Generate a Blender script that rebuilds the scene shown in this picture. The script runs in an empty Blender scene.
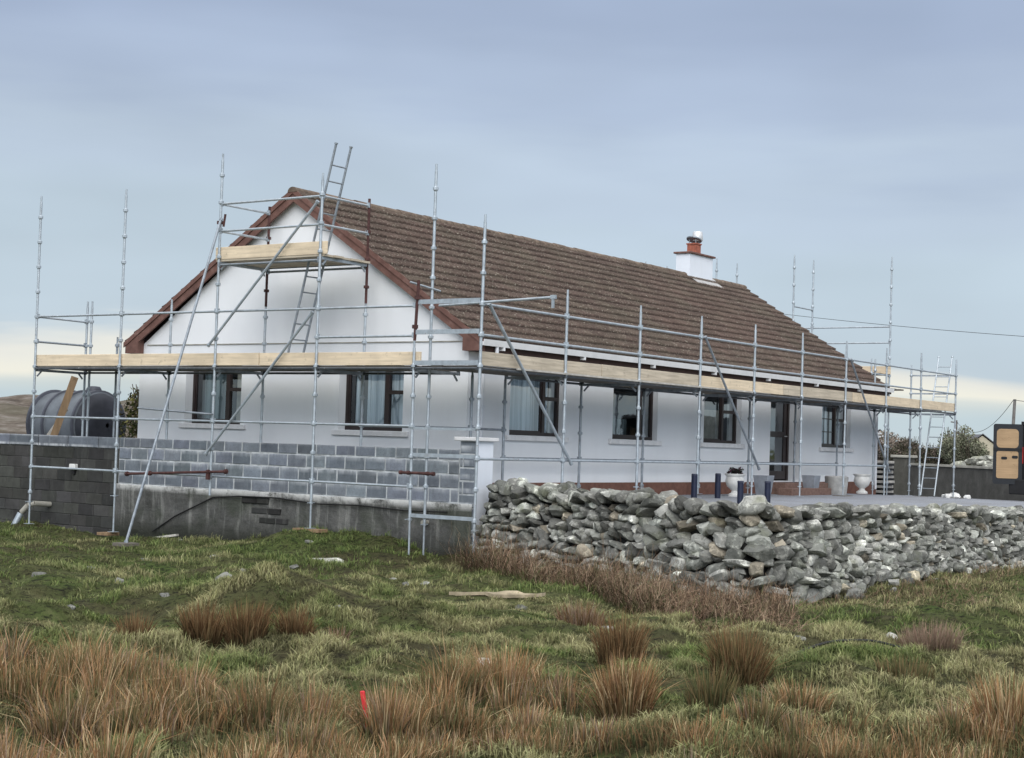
import bpy, bmesh, math, random
import numpy as np
from mathutils import Vector, Matrix

rnd = random.Random(7)
rng = np.random.default_rng(11)
scene = bpy.context.scene
COL = scene.collection
PI = math.pi

# ------------------------------------------------------------------ helpers
def vhash(ix, iy, seed):
    h = (ix * 374761393 + iy * 668265263 + seed * 1442695041) & 0xFFFFFFFF
    h = ((h ^ (h >> 13)) * 1274126177) & 0xFFFFFFFF
    return ((h ^ (h >> 16)) & 0xFFFF) / 65535.0

def vnoise(x, y, s, seed=0):
    x = np.asarray(x, float) / s; y = np.asarray(y, float) / s
    ix = np.floor(x).astype(np.int64); iy = np.floor(y).astype(np.int64)
    fx = x - ix; fy = y - iy
    fx = fx * fx * (3 - 2 * fx); fy = fy * fy * (3 - 2 * fy)
    a = vhash(ix, iy, seed); b = vhash(ix + 1, iy, seed)
    c = vhash(ix, iy + 1, seed); d = vhash(ix + 1, iy + 1, seed)
    return (a * (1 - fx) + b * fx) * (1 - fy) + (c * (1 - fx) + d * fx) * fy

CAM = (-20.92, -15.26, -1.23)
WALLPATH = [(0.80, 0.45), (0.35, -1.35), (-0.55, -3.2), (-1.15, -4.8), (-1.45, -5.55), (-0.9, -5.85), (0.6, -5.9), (2.4, -5.8), (6.2, -5.75), (10.0, -5.9), (16.0, -6.1)]

def gauss(x, y, cx, cy, r, h):
    return h * np.exp(-((x - cx) ** 2 + (y - cy) ** 2) / (r * r))

def hground(x, y):
    x = np.asarray(x, float); y = np.asarray(y, float)
    s = (x - CAM[0]) * 0.82 + (y - CAM[1]) * 0.573
    z = -3.0 - 0.22 * np.clip((s - 10) / 16, -0.4, 1.2)
    z = z + (vnoise(x, y, 1.7, 1) - .5) * .16 + (vnoise(x, y, .70, 2) - .5) * .19 + (vnoise(x, y, .33, 3) - .5) * .11
    z = z + gauss(x, y, -8.4, -3.4, 1.0, .36) + gauss(x, y, -8.1, -4.9, .75, .20)
    z = z + gauss(x, y, 0.3, 3.9, 1.6, .33) + gauss(x, y, 0.7, 2.3, 1.0, .12) - gauss(x, y, -1.4, -5.9, 1.7, .14) + gauss(x, y, 3.2, -7.4, 2.0, .14)
    z = z - gauss(x, y, -6.2, -9.3, .9, .06)
    far = np.clip((s - 60) / 200, 0, 1)
    z = z + far * (vnoise(x, y, 60, 5) * 1.6 - .6)
    under = (x > 1.6) & (y > -5.0)
    return np.where(under, np.minimum(z, -3.0), z)

def gz(x, y):
    return float(hground(np.array([x]), np.array([y]))[0])

def yz(x, y):   # yard height
    return -2.22 - .024 * min(max(x - 17, 0), 20)

class MB:
    def __init__(s):
        s.v = []; s.f = []; s.m = []; s.mi = 0
    def add(s, vs, fs):
        o = len(s.v); s.v += [tuple(p) for p in vs]
        for f in fs: s.f.append([i + o for i in f]); s.m.append(s.mi)
        return s
    def box(s, a, b):
        x0, y0, z0 = a; x1, y1, z1 = b
        return s.add([(x0,y0,z0),(x1,y0,z0),(x1,y1,z0),(x0,y1,z0),(x0,y0,z1),(x1,y0,z1),(x1,y1,z1),(x0,y1,z1)],
                     [(0,3,2,1),(4,5,6,7),(0,1,5,4),(1,2,6,5),(2,3,7,6),(3,0,4,7)])
    def frame(s, p, q, up=None):
        d = (Vector(q) - Vector(p)); L = d.length; d = d / L
        up = Vector(up) if up else (Vector((0,0,1)) if abs(d.z) < .95 else Vector((1,0,0)))
        a = d.cross(up).normalized(); b = a.cross(d).normalized()
        return a, b, d, L
    def beam(s, p, q, w, h, up=None):
        a, b, d, L = s.frame(p, q, up); p = Vector(p); q = Vector(q)
        vs = []
        for c in (p, q):
            for i, j in ((-1,-1),(1,-1),(1,1),(-1,1)): vs.append(c + a*(i*w/2) + b*(j*h/2))
        return s.add(vs, [(0,1,2,3),(7,6,5,4),(0,4,5,1),(1,5,6,2),(2,6,7,3),(3,7,4,0)])
    def tube(s, p, q, r, n=8, r2=None):
        a, b, d, L = s.frame(p, q); p = Vector(p); q = Vector(q); r2 = r if r2 is None else r2
        vs = []
        for c, rr in ((p, r), (q, r2)):
            for k in range(n):
                t = 2*PI*k/n; vs.append(c + a*(math.cos(t)*rr) + b*(math.sin(t)*rr))
        fs = [(k, (k+1) % n, n+(k+1) % n, n+k) for k in range(n)]
        fs += [tuple(range(n))[::-1], tuple(range(n, 2*n))]
        return s.add(vs, fs)
    def path(s, pts, r, n=6):
        for i in range(len(pts)-1): s.tube(pts[i], pts[i+1], r, n)
        return s
    def lathe(s, c, prof, n=16, square=False):
        cx, cy, cz = c; vs = []
        off = PI/4 if square else 0
        for r, z in prof:
            for k in range(n):
                t = 2*PI*k/n + off; vs.append((cx + r*math.cos(t), cy + r*math.sin(t), cz + z))
        fs = []
        for i in range(len(prof)-1):
            for k in range(n): fs.append((i*n+k, i*n+(k+1) % n, (i+1)*n+(k+1) % n, (i+1)*n+k))
        fs.append(tuple(range(n))[::-1]); fs.append(tuple(range((len(prof)-1)*n, len(prof)*n)))
        return s.add(vs, fs)
    def prism(s, poly, h0, h1, axis='z'):
        n = len(poly)
        def P(a, b, h): return {'z': (a, b, h), 'x': (h, a, b), 'y': (a, h, b)}[axis]
        vs = [P(a, b, h0) for a, b in poly] + [P(a, b, h1) for a, b in poly]
        fs = [tuple(range(n))[::-1], tuple(range(n, 2*n))] + [(k, (k+1) % n, n+(k+1) % n, n+k) for k in range(n)]
        return s.add(vs, fs)
    def build(s, name, mats, parent=None, smooth=False, bevel=0, origin=None):
        if not isinstance(mats, (list, tuple)): mats = [mats]
        o = Vector((0,0,0))
        if parent is not None: o = wloc(parent)
        elif origin is not None: o = Vector(origin)
        me = bpy.data.meshes.new(name)
        me.from_pydata([(p[0]-o.x, p[1]-o.y, p[2]-o.z) for p in s.v], [], s.f)
        for m in mats: me.materials.append(m)
        me.polygons.foreach_set('material_index', s.m)
        bm = bmesh.new(); bm.from_mesh(me); bmesh.ops.recalc_face_normals(bm, faces=bm.faces)
        if bevel: 
            bmesh.ops.bevel(bm, geom=list(bm.edges), offset=bevel, segments=1, affect='EDGES', clamp_overlap=True)
        bm.to_mesh(me); bm.free()
        if smooth:
            me.shade_smooth() if hasattr(me, 'shade_smooth') else None
            try: me.set_sharp_from_angle(angle=math.radians(40))
            except Exception: pass
        ob = bpy.data.objects.new(name, me); COL.objects.link(ob)
        if parent is not None: ob.parent = parent
        elif origin is not None: ob.location = o
        return ob

def wloc(o):
    l = Vector(o.location)
    while o.parent: o = o.parent; l += Vector(o.location)
    return l

def npmesh(name, V, T, mat, colors=None, parent=None, smooth=False):
    V = np.asarray(V, np.float32); T = np.asarray(T, np.int32)
    if parent is not None: V = V - np.array(wloc(parent), np.float32)
    me = bpy.data.meshes.new(name); k = T.shape[1]
    me.vertices.add(len(V)); me.vertices.foreach_set('co', V.ravel())
    me.loops.add(T.size); me.loops.foreach_set('vertex_index', T.ravel())
    me.polygons.add(len(T)); me.polygons.foreach_set('loop_start', np.arange(0, T.size, k, dtype=np.int32))
    if smooth: me.polygons.foreach_set('use_smooth', np.ones(len(T), bool))
    me.materials.append(mat)
    if colors is not None:
        at = me.color_attributes.new('col', 'FLOAT_COLOR', 'POINT')
        c = np.ones((len(V), 4), np.float32); c[:, :3] = colors; at.data.foreach_set('color', c.ravel())
    me.update(calc_edges=True); me.validate()
    ob = bpy.data.objects.new(name, me); COL.objects.link(ob)
    if parent is not None: ob.parent = parent
    return ob

def tag(o, label=None, cat=None, group=None, kind=None):
    if label: o['label'] = label
    if cat: o['category'] = cat
    if group: o['group'] = group
    if kind: o['kind'] = kind
    return o

def thing(name, label, cat, loc=(0,0,0), group=None):
    o = bpy.data.objects.new(name, None); COL.objects.link(o); o.location = loc; o.empty_display_size = .2
    return tag(o, label, cat, group)

# ------------------------------------------------------------------ materials
def lin(r, g, b):
    f = lambda c: ((c/255)/12.92 if c/255 <= .04045 else (((c/255)+.055)/1.055)**2.4)
    return (f(r), f(g), f(b), 1)

class NT:
    def __init__(s, name):
        s.m = bpy.data.materials.new(name); s.m.use_nodes = True
        s.t = s.m.node_tree; s.b = s.t.nodes['Principled BSDF']
    def n(s, typ, **kw):
        x = s.t.nodes.new(typ)
        for k, v in kw.items():
            if k in x.inputs: x.inputs[k].default_value = v
            else: setattr(x, k, v)
        return x
    def l(s, a, b): s.t.links.new(a, b)
    def noise(s, scale, detail=4, rough=.6, vec=None, sc=None):
        n = s.n('ShaderNodeTexNoise'); n.inputs['Scale'].default_value = scale; n.inputs['Detail'].default_value = detail; n.inputs['Roughness'].default_value = rough
        if not hasattr(s, 'tc'): s.tc = s.n('ShaderNodeTexCoord')
        src = vec if vec else s.tc.outputs['Object']
        if sc:
            mp = s.n('ShaderNodeMapping'); mp.inputs['Scale'].default_value = sc; s.l(src, mp.inputs[0]); src = mp.outputs[0]
        s.l(src, n.inputs['Vector']); return n.outputs['Fac']
    def ramp(s, fac, stops, interp='LINEAR'):
        r = s.n('ShaderNodeValToRGB'); r.color_ramp.interpolation = interp; e = r.color_ramp.elements
        while len(e) < len(stops): e.new(.5)
        for el, (p, c) in zip(e, stops): el.position = p; el.color = c if len(c) == 4 else (*c, 1)
        s.l(fac, r.inputs[0]); return r.outputs[0]
    def mix(s, fac, a, b, mode='MIX'):
        m = s.n('ShaderNodeMix'); m.data_type = 'RGBA'; m.blend_type = mode
        for i, v in ((0, fac), (6, a), (7, b)):
            if isinstance(v, (int, float)): m.inputs[i].default_value = v
            elif isinstance(v, tuple): m.inputs[i].default_value = v if len(v) == 4 else (*v, 1)
            else: s.l(v, m.inputs[i])
        return m.outputs[2]
    def bump(s, h, strength=.3, dist=.02):
        b = s.n('ShaderNodeBump'); b.inputs['Strength'].default_value = strength; b.inputs['Distance'].default_value = dist
        s.l(h, b.inputs['Height']); s.l(b.outputs[0], s.b.inputs['Normal'])
    def base(s, c):
        if isinstance(c, tuple): s.b.inputs['Base Color'].default_value = c if len(c) == 4 else (*c, 1)
        else: s.l(c, s.b.inputs['Base Color'])
    def rough(s, v, metal=0, spec=.3):
        s.b.inputs['Roughness'].default_value = v; s.b.inputs['Metallic'].default_value = metal; s.b.inputs['Specular IOR Level'].default_value = spec
        return s

def BW(a, b=None): return ((0, (a,)*3 + (1,)) if b is None else None)

def simple(name, col, rough=.7, metal=0, var=.25, scale=6, bump=.15, dist=.01, spec=.3, detail=5):
    m = NT(name); f = m.noise(scale, detail)
    d = tuple(c*(1-var) for c in col[:3]); l_ = tuple(min(1, c*(1+var)) for c in col[:3])
    m.base(m.ramp(f, [(.3, d), (.7, l_)])); m.rough(rough, metal, spec)
    if bump: m.bump(m.noise(scale*5, 3), bump, dist)
    return m.m

def mk_render(name, col, stain):
    m = NT(name)
    f = m.noise(1.1, 6, .6); f2 = m.noise(.9, 5, .65, sc=(2.2, 2.2, .35))
    c = m.mix(m.ramp(f, [(.35, (0,0,0)), (.7, (1,1,1))]), tuple(x*.955 for x in col), tuple(col))
    c = m.mix(m.ramp(f2, [(.52, (0,0,0)), (.78, (stain,)*3)]), c, (.46, .46, .44))
    m.base(c); m.rough(.85, 0, .2); m.bump(m.noise(60, 3), .35, .006)
    return m.m

M = {}
M['render'] = mk_render('white_render', (.75, .768, .785), .10)
M['paint'] = mk_render('fresh_white_paint', (.72, .76, .82), .15)
M['plinth'] = simple('red_brown_plinth', (.155, .075, .055), .85, var=.25, scale=9)
M['barge'] = NT('barge_board_stain')
_m = M['barge']; f = _m.noise(5, 6, .65); _m.base(_m.ramp(f, [(.3, (.10, .053, .043)), (.55, (.15, .078, .063)), (.75, (.21, .13, .11))])); _m.rough(.75); _m.bump(_m.noise(30, 4), .3, .01); M['barge'] = _m.m
M['gutter'] = simple('white_gutter_plastic', (.74, .75, .76), .4, var=.08, scale=3, bump=.03, spec=.5)
M['soffit'] = simple('dark_brown_soffit', (.055, .03, .025), .7)
M['upvc'] = simple('white_downpipe_plastic', (.66, .68, .72), .4, var=.06, scale=3, bump=0, spec=.5)
M['frame'] = simple('dark_brown_window_frame', (.022, .013, .012), .35, var=.3, scale=10, bump=.05, spec=.5)
M['sill'] = simple('painted_sill', (.66, .66, .66), .7, var=.1, scale=6)
M['dark'] = simple('dark_interior', (.035, .035, .038), .9)

def mk_glass():
    m = NT('window_glass'); t = m.t
    g = m.n('ShaderNodeBsdfGlossy'); g.inputs['Roughness'].default_value = .03; g.inputs['Color'].default_value = (.9, .95, 1, 1)
    tr = m.n('ShaderNodeBsdfTransparent'); tr.inputs['Color'].default_value = (.78, .84, .86, 1)
    lw = m.n('ShaderNodeLayerWeight'); lw.inputs['Blend'].default_value = .5; pw = m.n('ShaderNodeMath'); pw.operation = 'POWER'; pw.inputs[1].default_value = 2.6; m.l(lw.outputs['Facing'], pw.inputs[0]); fr = m.n('ShaderNodeMath'); fr.operation = 'MULTIPLY_ADD'; fr.inputs[1].default_value = .8; fr.inputs[2].default_value = .10; m.l(pw.outputs[0], fr.inputs[0])
    b = m.n('ShaderNodeBump'); b.inputs['Strength'].default_value = .08; b.inputs['Distance'].default_value = .02
    m.l(m.noise(2.3, 2), b.inputs['Height']); m.l(b.outputs[0], g.inputs['Normal'])
    mx = m.n('ShaderNodeMixShader'); m.l(fr.outputs[0], mx.inputs[0]); m.l(tr.outputs[0], mx.inputs[1]); m.l(g.outputs[0], mx.inputs[2])
    m.l(mx.outputs[0], t.nodes['Material Output'].inputs['Surface']); return m.m
M['glass'] = mk_glass()

def mk_curtain(name, col, dark):
    m = NT(name); w = m.noise(1, 3, .5, sc=(14, 14, .25))
    m.base(m.ramp(w, [(.35, dark), (.62, col)])); m.rough(.9); return m.m
M['net'] = mk_curtain('net_curtain', (.62, .68, .74), (.25, .3, .35))
M['drape'] = mk_curtain('grey_green_drape', (.16, .2, .21), (.04, .055, .06))
M['beige'] = simple('beige_blind', (.42, .38, .32), .9)

def mk_tile():
    m = NT('lichened_roof_tile')
    f1 = m.noise(1.2, 6, .65); f2 = m.noise(9, 5, .7); f3 = m.noise(26, 3, .6); f4 = m.noise(.35, 4, .6)
    at = m.n('ShaderNodeAttribute'); at.attribute_name = 'col'
    base = m.ramp(f2, [(.2, (.052, .037, .031)), (.5, (.090, .064, .053)), (.8, (.14, .105, .088))])
    base = m.mix(m.ramp(f1, [(.45, (0,0,0)), (.72, (.65,)*3)]), base, (.11, .095, .07))
    base = m.mix(m.ramp(f3, [(.60, (0,0,0)), (.66, (.85,)*3)]), base, (.34, .31, .25))
    base = m.mix(m.ramp(f4, [(.5, (0,0,0)), (.75, (.5,)*3)]), base, (.13, .085, .07))
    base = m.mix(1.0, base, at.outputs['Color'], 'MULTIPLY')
    m.base(base); m.rough(.9, 0, .15); m.bump(m.noise(45, 4), .5, .01); return m.m
M['tile'] = mk_tile()
M['ridge'] = simple('mossy_ridge_tile', (.14, .105, .08), .9, var=.5, scale=7, bump=.4)
M['lead'] = simple('lead_flashing', (.36, .35, .34), .6, var=.3, scale=6)
M['terracotta'] = simple('terracotta_flue', (.30, .10, .065), .8, var=.3, scale=12)
M['cowl'] = simple('cowl_white_metal', (.6, .6, .6), .4, .3)

def mk_galv(name, col, var, metal=.55, rough=.5):
    m = NT(name); f = m.noise(7, 5, .7); f2 = m.noise(1.7, 3, .6)
    c = m.ramp(f, [(.3, tuple(x*(1-var) for x in col)), (.7, tuple(min(1, x*(1+var)) for x in col))])
    c = m.mix(m.ramp(f2, [(.6, (0,0,0)), (.8, (.5,)*3)]), c, (.30, .27, .24))
    f3 = m.noise(19, 5, .75); c = m.mix(m.ramp(f3, [(.62, (0,0,0)), (.70, (.75,)*3)]), c, (.17, .10, .065)); f4 = m.noise(11, 4, .7, sc=(1, 1, 1.7)); c = m.mix(m.ramp(f4, [(.64, (0,0,0)), (.70, (.7,)*3)]), c, (.5, .5, .48))
    m.base(c); m.rough(rough, metal, .4); return m.m
M['galv'] = mk_galv('galvanised_steel', (.40, .445, .48), .22)
M['galv_dull'] = mk_galv('dull_galvanised_steel', (.27, .30, .33), .3)
M['galv_shaded'] = mk_galv('deck_shaded_steel', (.10, .11, .12), .3)  # galvanised steel darkened in colour for the shade under the decks
M['rust'] = simple('rusty_brown_tube', (.075, .035, .032), .75, .2, var=.45, scale=9)

def mk_wood(name, col, var=.25, grain=(1.2, 1.2, 22)):
    m = NT(name); w = m.noise(1, 6, .65, sc=grain); f = m.noise(1.3, 3)
    c = m.ramp(w, [(.3, tuple(x*(1-var) for x in col)), (.7, tuple(x*(1+var*.6) for x in col))])
    c = m.mix(m.ramp(f, [(.42, (0,0,0)), (.75, (.6,)*3)]), c, tuple(x*.62 for x in col)); k = m.noise(8, 4, .75); c = m.mix(m.ramp(k, [(.60, (0,0,0)), (.68, (.6,)*3)]), c, tuple(x*.5 for x in col))
    m.base(c); m.rough(.8, 0, .2); m.bump(w, .2, .006); return m.m
M['wood'] = mk_wood('pale_scaffold_timber', (.70, .58, .42))
M['wood2'] = mk_wood('weathered_scaffold_timber', (.52, .45, .35), .35)
M['woodu'] = mk_wood('dark_board_timber', (.15, .135, .115), .3)
M['plank'] = mk_wood('brown_plank', (.25, .17, .10), .35, (12, 12, 1))

def mk_block(name, light, mort, drip=False):
    m = NT(name); at = m.n('ShaderNodeAttribute'); at.attribute_name = 'col'
    geo = m.n('ShaderNodeNewGeometry'); P_ = geo.outputs['Position']
    f = m.noise(3, 6, .7, vec=P_); f2 = m.noise(1, 5, .7, vec=P_, sc=(5, 5, .8)); f3 = m.noise(26, 4, .7, vec=P_)
    c = m.mix(m.ramp(f, [(.35, (0,0,0)), (.7, (1,1,1))]), tuple(x*.62 for x in light), light)
    c = m.mix(1.0, c, at.outputs['Color'], 'MULTIPLY')
    c = m.mix(m.ramp(f2, [(.56, (0,0,0)), (.72, (.45,)*3)]), c, mort)
    c = m.mix(m.ramp(f3, [(.3, (.35,)*3), (.5, (0,0,0))]), c, tuple(x*.5 for x in light))
    if drip:
        sp = m.n('ShaderNodeSeparateXYZ'); m.l(P_, sp.inputs[0])
        a = m.n('ShaderNodeMath'); a.operation = 'MULTIPLY_ADD'; a.inputs[1].default_value = -1/.2383; a.inputs[2].default_value = -1.548/.2383; m.l(sp.outputs['Z'], a.inputs[0])
        fr_ = m.n('ShaderNodeMath'); fr_.operation = 'FRACT'; m.l(a.outputs[0], fr_.inputs[0])
        band = m.ramp(fr_.outputs[0], [(0, (.95,)*3), (.10, (.8,)*3), (.42, (0,0,0)), (.88, (0,0,0)), (1, (.9,)*3)])
        n1 = m.noise(1, 5, .7, vec=P_, sc=(6, 6, 1.2)); nb = m.mix(1.0, m.ramp(n1, [(.36, (.10,)*3), (.56, (1,)*3)]), m.ramp(m.noise(1.1, 3, .6, vec=P_), [(.35, (.15,)*3), (.6, (1,)*3)]), 'MULTIPLY')
        mu = m.mix(1.0, band, nb, 'MULTIPLY'); c = m.mix(mu, c, (.50, .52, .54))
    m.base(c); m.rough(.95, 0, .1); m.bump(f3, .5, .012); return m.m
M['block'] = mk_block('grey_concrete_block', (.185, .208, .235), (.30, .33, .35), True)
M['oldblock'] = mk_block('mossy_dark_block', (.068, .068, .064), (.13, .13, .12))
M['mortar'] = simple('pale_mortar', (.42, .44, .45), .95, var=.4, scale=5, bump=.5)
M['darkmortar'] = simple('dark_mortar', (.06, .06, .056), .95, var=.5, scale=5, bump=.5)

def mk_plaster():
    m = NT('streaked_old_plaster')
    geo = m.n('ShaderNodeNewGeometry'); sp = m.n('ShaderNodeSeparateXYZ'); m.l(geo.outputs['Position'], sp.inputs[0])
    f = m.noise(2.2, 7, .75); st = m.noise(1, 5, .7, sc=(7, 7, .5)); big = m.noise(.8, 4)
    c = m.ramp(f, [(.3, (.055, .055, .05)), (.5, (.10, .10, .095)), (.75, (.17, .165, .155))])
    c = m.mix(m.ramp(st, [(.52, (0,0,0)), (.66, (.7,)*3)]), c, (.27, .27, .25))
    c = m.mix(m.ramp(big, [(.5, (0,0,0)), (.62, (.5,)*3)]), c, (.05, .06, .04))
    mr = m.n('ShaderNodeMapRange'); mr.inputs[1].default_value = -2.40; mr.inputs[2].default_value = -2.285
    m.l(sp.outputs['Z'], mr.inputs[0])
    mu = m.n('ShaderNodeMath'); mu.operation = 'MULTIPLY'; m.l(mr.outputs[0], mu.inputs[0]); m.l(m.ramp(f, [(.36, (.05,)*3), (.52, (1,)*3)]), mu.inputs[1])
    c = m.mix(mu.outputs[0], c, (.62, .62, .60))
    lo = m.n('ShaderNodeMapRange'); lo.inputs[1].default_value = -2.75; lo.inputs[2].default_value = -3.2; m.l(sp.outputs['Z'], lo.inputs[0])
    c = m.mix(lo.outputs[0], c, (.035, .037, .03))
    m.base(c); m.rough(.95, 0, .1); m.bump(m.noise(9, 8, .7), .8, .04); return m.m
M['plaster'] = mk_plaster()

def mk_stone():
    m = NT('lichened_fieldstone'); at = m.n('ShaderNodeAttribute'); at.attribute_name = 'col'
    f = m.noise(4, 7, .7); f2 = m.noise(7, 5, .7); f3 = m.noise(2.1, 4, .6); f4 = m.noise(30, 4, .7)
    c = m.ramp(f, [(.25, (.115, .115, .105)), (.5, (.19, .19, .18)), (.78, (.29, .29, .27))])
    c = m.mix(m.ramp(f2, [(.52, (0,0,0)), (.62, (.65,)*3)]), c, (.52, .52, .48))
    c = m.mix(m.ramp(f3, [(.56, (0,0,0)), (.7, (.6,)*3)]), c, (.10, .105, .06))
    c = m.mix(m.ramp(f4, [(.32, (.6,)*3), (.45, (0,0,0))]), c, (.04, .04, .036))
    c = m.mix(1.0, c, at.outputs['Color'], 'MULTIPLY')
    m.base(c); m.rough(.95, 0, .12); m.bump(m.noise(16, 6, .7), .7, .03); return m.m
M['stone'] = mk_stone()
M['core'] = simple('gap_shade_and_soil', (.009, .009, .008), 1, var=.5, scale=5)  # shade of the wall gaps put into the colour; doubles as planter soil

def mk_ground():
    m = NT('field_turf')
    f = m.noise(.55, 7, .68); f2 = m.noise(2.6, 6, .7); f3 = m.noise(14, 5, .75); f4 = m.noise(.28, 4)
    f5 = m.noise(7, 5, .7); c = m.mix(m.ramp(f5, [(.32, (0,0,0)), (.52, (1,)*3)]), m.ramp(f2, [(.35, (.014, .014, .009)), (.65, (.035, .042, .018))]), m.ramp(f2, [(.3, (.06, .09, .027)), (.5, (.10, .135, .04)), (.7, (.17, .18, .08))]))
    c = m.mix(m.ramp(f, [(.42, (0,0,0)), (.62, (.75,)*3)]), c, (.12, .11, .055))
    c = m.mix(m.ramp(f4, [(.45, (0,0,0)), (.6, (.5,)*3)]), c, (.06, .045, .03))
    c = m.mix(m.ramp(f3, [(.36, (.85,)*3), (.5, (0,0,0))]), c, (.014, .015, .009))
    m.base(c); m.rough(1, 0, .1); m.bump(m.noise(16, 8, .8), 1.0, .10); return m.m
M['ground'] = mk_ground()
def mk_gravel():
    m = NT('blue_grey_gravel'); f = m.noise(40, 4, .8); f2 = m.noise(.7, 4)
    c = m.ramp(f, [(.3, (.12, .13, .145)), (.7, (.36, .38, .42))])
    c = m.mix(m.ramp(f2, [(.4, (0,0,0)), (.7, (.5,)*3)]), c, (.16, .155, .15))
    m.base(c); m.rough(.95, 0, .15); m.bump(f, .5, .02); return m.m
M['gravel'] = mk_gravel()
M['hill'] = None
def mk_hill():
    m = NT('rocky_heath'); f = m.noise(.5, 7, .7, sc=(1, 1, 4)); f2 = m.noise(.12, 5)
    c = m.ramp(f, [(.35, (.06, .05, .042)), (.5, (.115, .095, .078)), (.66, (.21, .19, .17))])
    c = m.mix(m.ramp(f2, [(.45, (0,0,0)), (.65, (.6,)*3)]), c, (.085, .08, .055))
    m.base(c); m.rough(1, 0, .05); return m.m
M['hill'] = mk_hill()

def mk_attr(name, rough=.85, trans=.0, var=True):
    m = NT(name); at = m.n('ShaderNodeAttribute'); at.attribute_name = 'col'
    m.base(at.outputs['Color']); m.rough(rough, 0, .15); return m.m
M['blade'] = mk_attr('plant_blade')
M['bark'] = simple('bark', (.07, .055, .04), .95)
M['tank'] = simple('blue_grey_tank_plastic', (.095, .108, .122), .6, var=.3, scale=2.2, bump=.05, spec=.4)
M['tankend'] = simple('dark_tank_end', (.055, .06, .075), .5, var=.3, scale=2)
M['concrete'] = simple('planter_concrete', (.34, .34, .33), .9, var=.3, scale=6, bump=.3)
M['planter'] = simple('grey_planter', (.22, .24, .27), .8, var=.2, scale=5)
M['urn'] = simple('white_urn', (.62, .62, .60), .8, var=.15, scale=8)
M['bluepost'] = simple('navy_blue_post', (.007, .011, .032), .5, var=.3, scale=8, spec=.4)
M['brick'] = simple('brown_brick_step', (.16, .10, .08), .9, var=.35, scale=14)
M['black'] = simple('black_van_paint', (.008, .009, .012), .3, var=.2, bump=0, spec=.5)
M['blacktrim'] = simple('black_rubber_trim', (.012, .012, .013), .7)
M['ply'] = mk_wood('plywood_lining', (.38, .26, .15), .2)
M['redlens'] = simple('red_lamp_lens', (.45, .02, .015), .25, var=.1, bump=0, spec=.5)
M['redpaint'] = simple('red_stake_paint', (.62, .04, .045), .6, var=.2, scale=20)
M['hose'] = simple('black_hose_rubber', (.012, .012, .012), .6)
M['pvc'] = simple('grey_pipe_plastic', (.30, .29, .25), .6, var=.25)
M['white'] = simple('white_plastic', (.7, .7, .68), .6, var=.1)
M['farwall'] = mk_block('grey_brown_boundary_wall', (.10, .098, .09), (.16, .155, .14))
M['capst'] = simple('pale_coping', (.30, .29, .25), .9, var=.3, scale=3)
M['cream'] = simple('cream_gable_render', (.42, .38, .29), .9, var=.12, scale=1)
M['slate'] = simple('grey_slate_roof', (.11, .11, .12), .8)
M['pole'] = simple('grey_timber_pole', (.15, .14, .13), .9)
M['tan'] = simple('tan_bare_slab', (.30, .25, .17), .95, var=.4, scale=5, bump=.5)
M['slab'] = simple('pale_stone_slab', (.42, .40, .36), .9, var=.3, scale=5)

# ------------------------------------------------------------------ camera, world, light
cam = bpy.data.cameras.new('camera'); co = bpy.data.objects.new('camera', cam); COL.objects.link(co); scene.camera = co
yaw, pit, rol = map(math.radians, (34.9575, 2.28315, 1.82529))
fwd = Vector((math.cos(yaw)*math.cos(pit), math.sin(yaw)*math.cos(pit), math.sin(pit)))
right = Vector((math.sin(yaw), -math.cos(yaw), 0)); up = right.cross(fwd)
r2 = right*math.cos(rol) + up*math.sin(rol); u2 = r2.cross(fwd)
mw = Matrix((r2, u2, -fwd)).transposed().to_4x4(); mw.translation = Vector(CAM)
co.matrix_world = mw
cam.sensor_width = 36; cam.lens = 36*1609.76/1024; cam.clip_end = 6000; cam.clip_start = .1

SUN_AZ = math.radians(216)   # direction TO the sun, measured from +X towards +Y
SUN_EL = math.radians(30)
w = bpy.data.worlds.new('World'); scene.world = w; w.use_nodes = True
t = w.node_tree; bg = t.nodes['Background']
tc = t.nodes.new('ShaderNodeTexCoord')
sky = t.nodes.new('ShaderNodeTexSky'); sky.sky_type = 'NISHITA'; sky.sun_disc = False
sky.sun_elevation = SUN_EL; sky.sun_rotation = math.radians(90) - SUN_AZ
mp = t.nodes.new('ShaderNodeMapping'); mp.inputs['Scale'].default_value = (1.3, 1.3, 9); t.links.new(tc.outputs['Generated'], mp.inputs[0])
no = t.nodes.new('ShaderNodeTexNoise'); no.inputs['Scale'].default_value = 1.6; no.inputs['Detail'].default_value = 5; no.inputs['Roughness'].default_value = .5
t.links.new(mp.outputs[0], no.inputs['Vector'])
sx = t.nodes.new('ShaderNodeSeparateXYZ'); t.links.new(tc.outputs['Generated'], sx.inputs[0])
def mth(op, a, b, c=None):
    n = t.nodes.new('ShaderNodeMath'); n.operation = op
    for i, v in enumerate((a, b, c)):
        if v is None: continue
        if isinstance(v, (int, float)): n.inputs[i].default_value = v
        else: t.links.new(v, n.inputs[i])
    return n.outputs[0]
e = mth('ADD', sx.outputs['Z'], mth('MULTIPLY', mth('SUBTRACT', no.outputs['Fac'], .5), mth('MINIMUM', mth('MULTIPLY', mth('MAXIMUM', sx.outputs['Z'], 0.0), 1.6), .16)))
cr = t.nodes.new('ShaderNodeValToRGB'); cr.color_ramp.interpolation = 'EASE'
el = cr.color_ramp.elements
def sc(c, k=1): return (c[0]*k, c[1]*k, c[2]*k, 1)
def elev(z): return (z + .1) / 1.1
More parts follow.
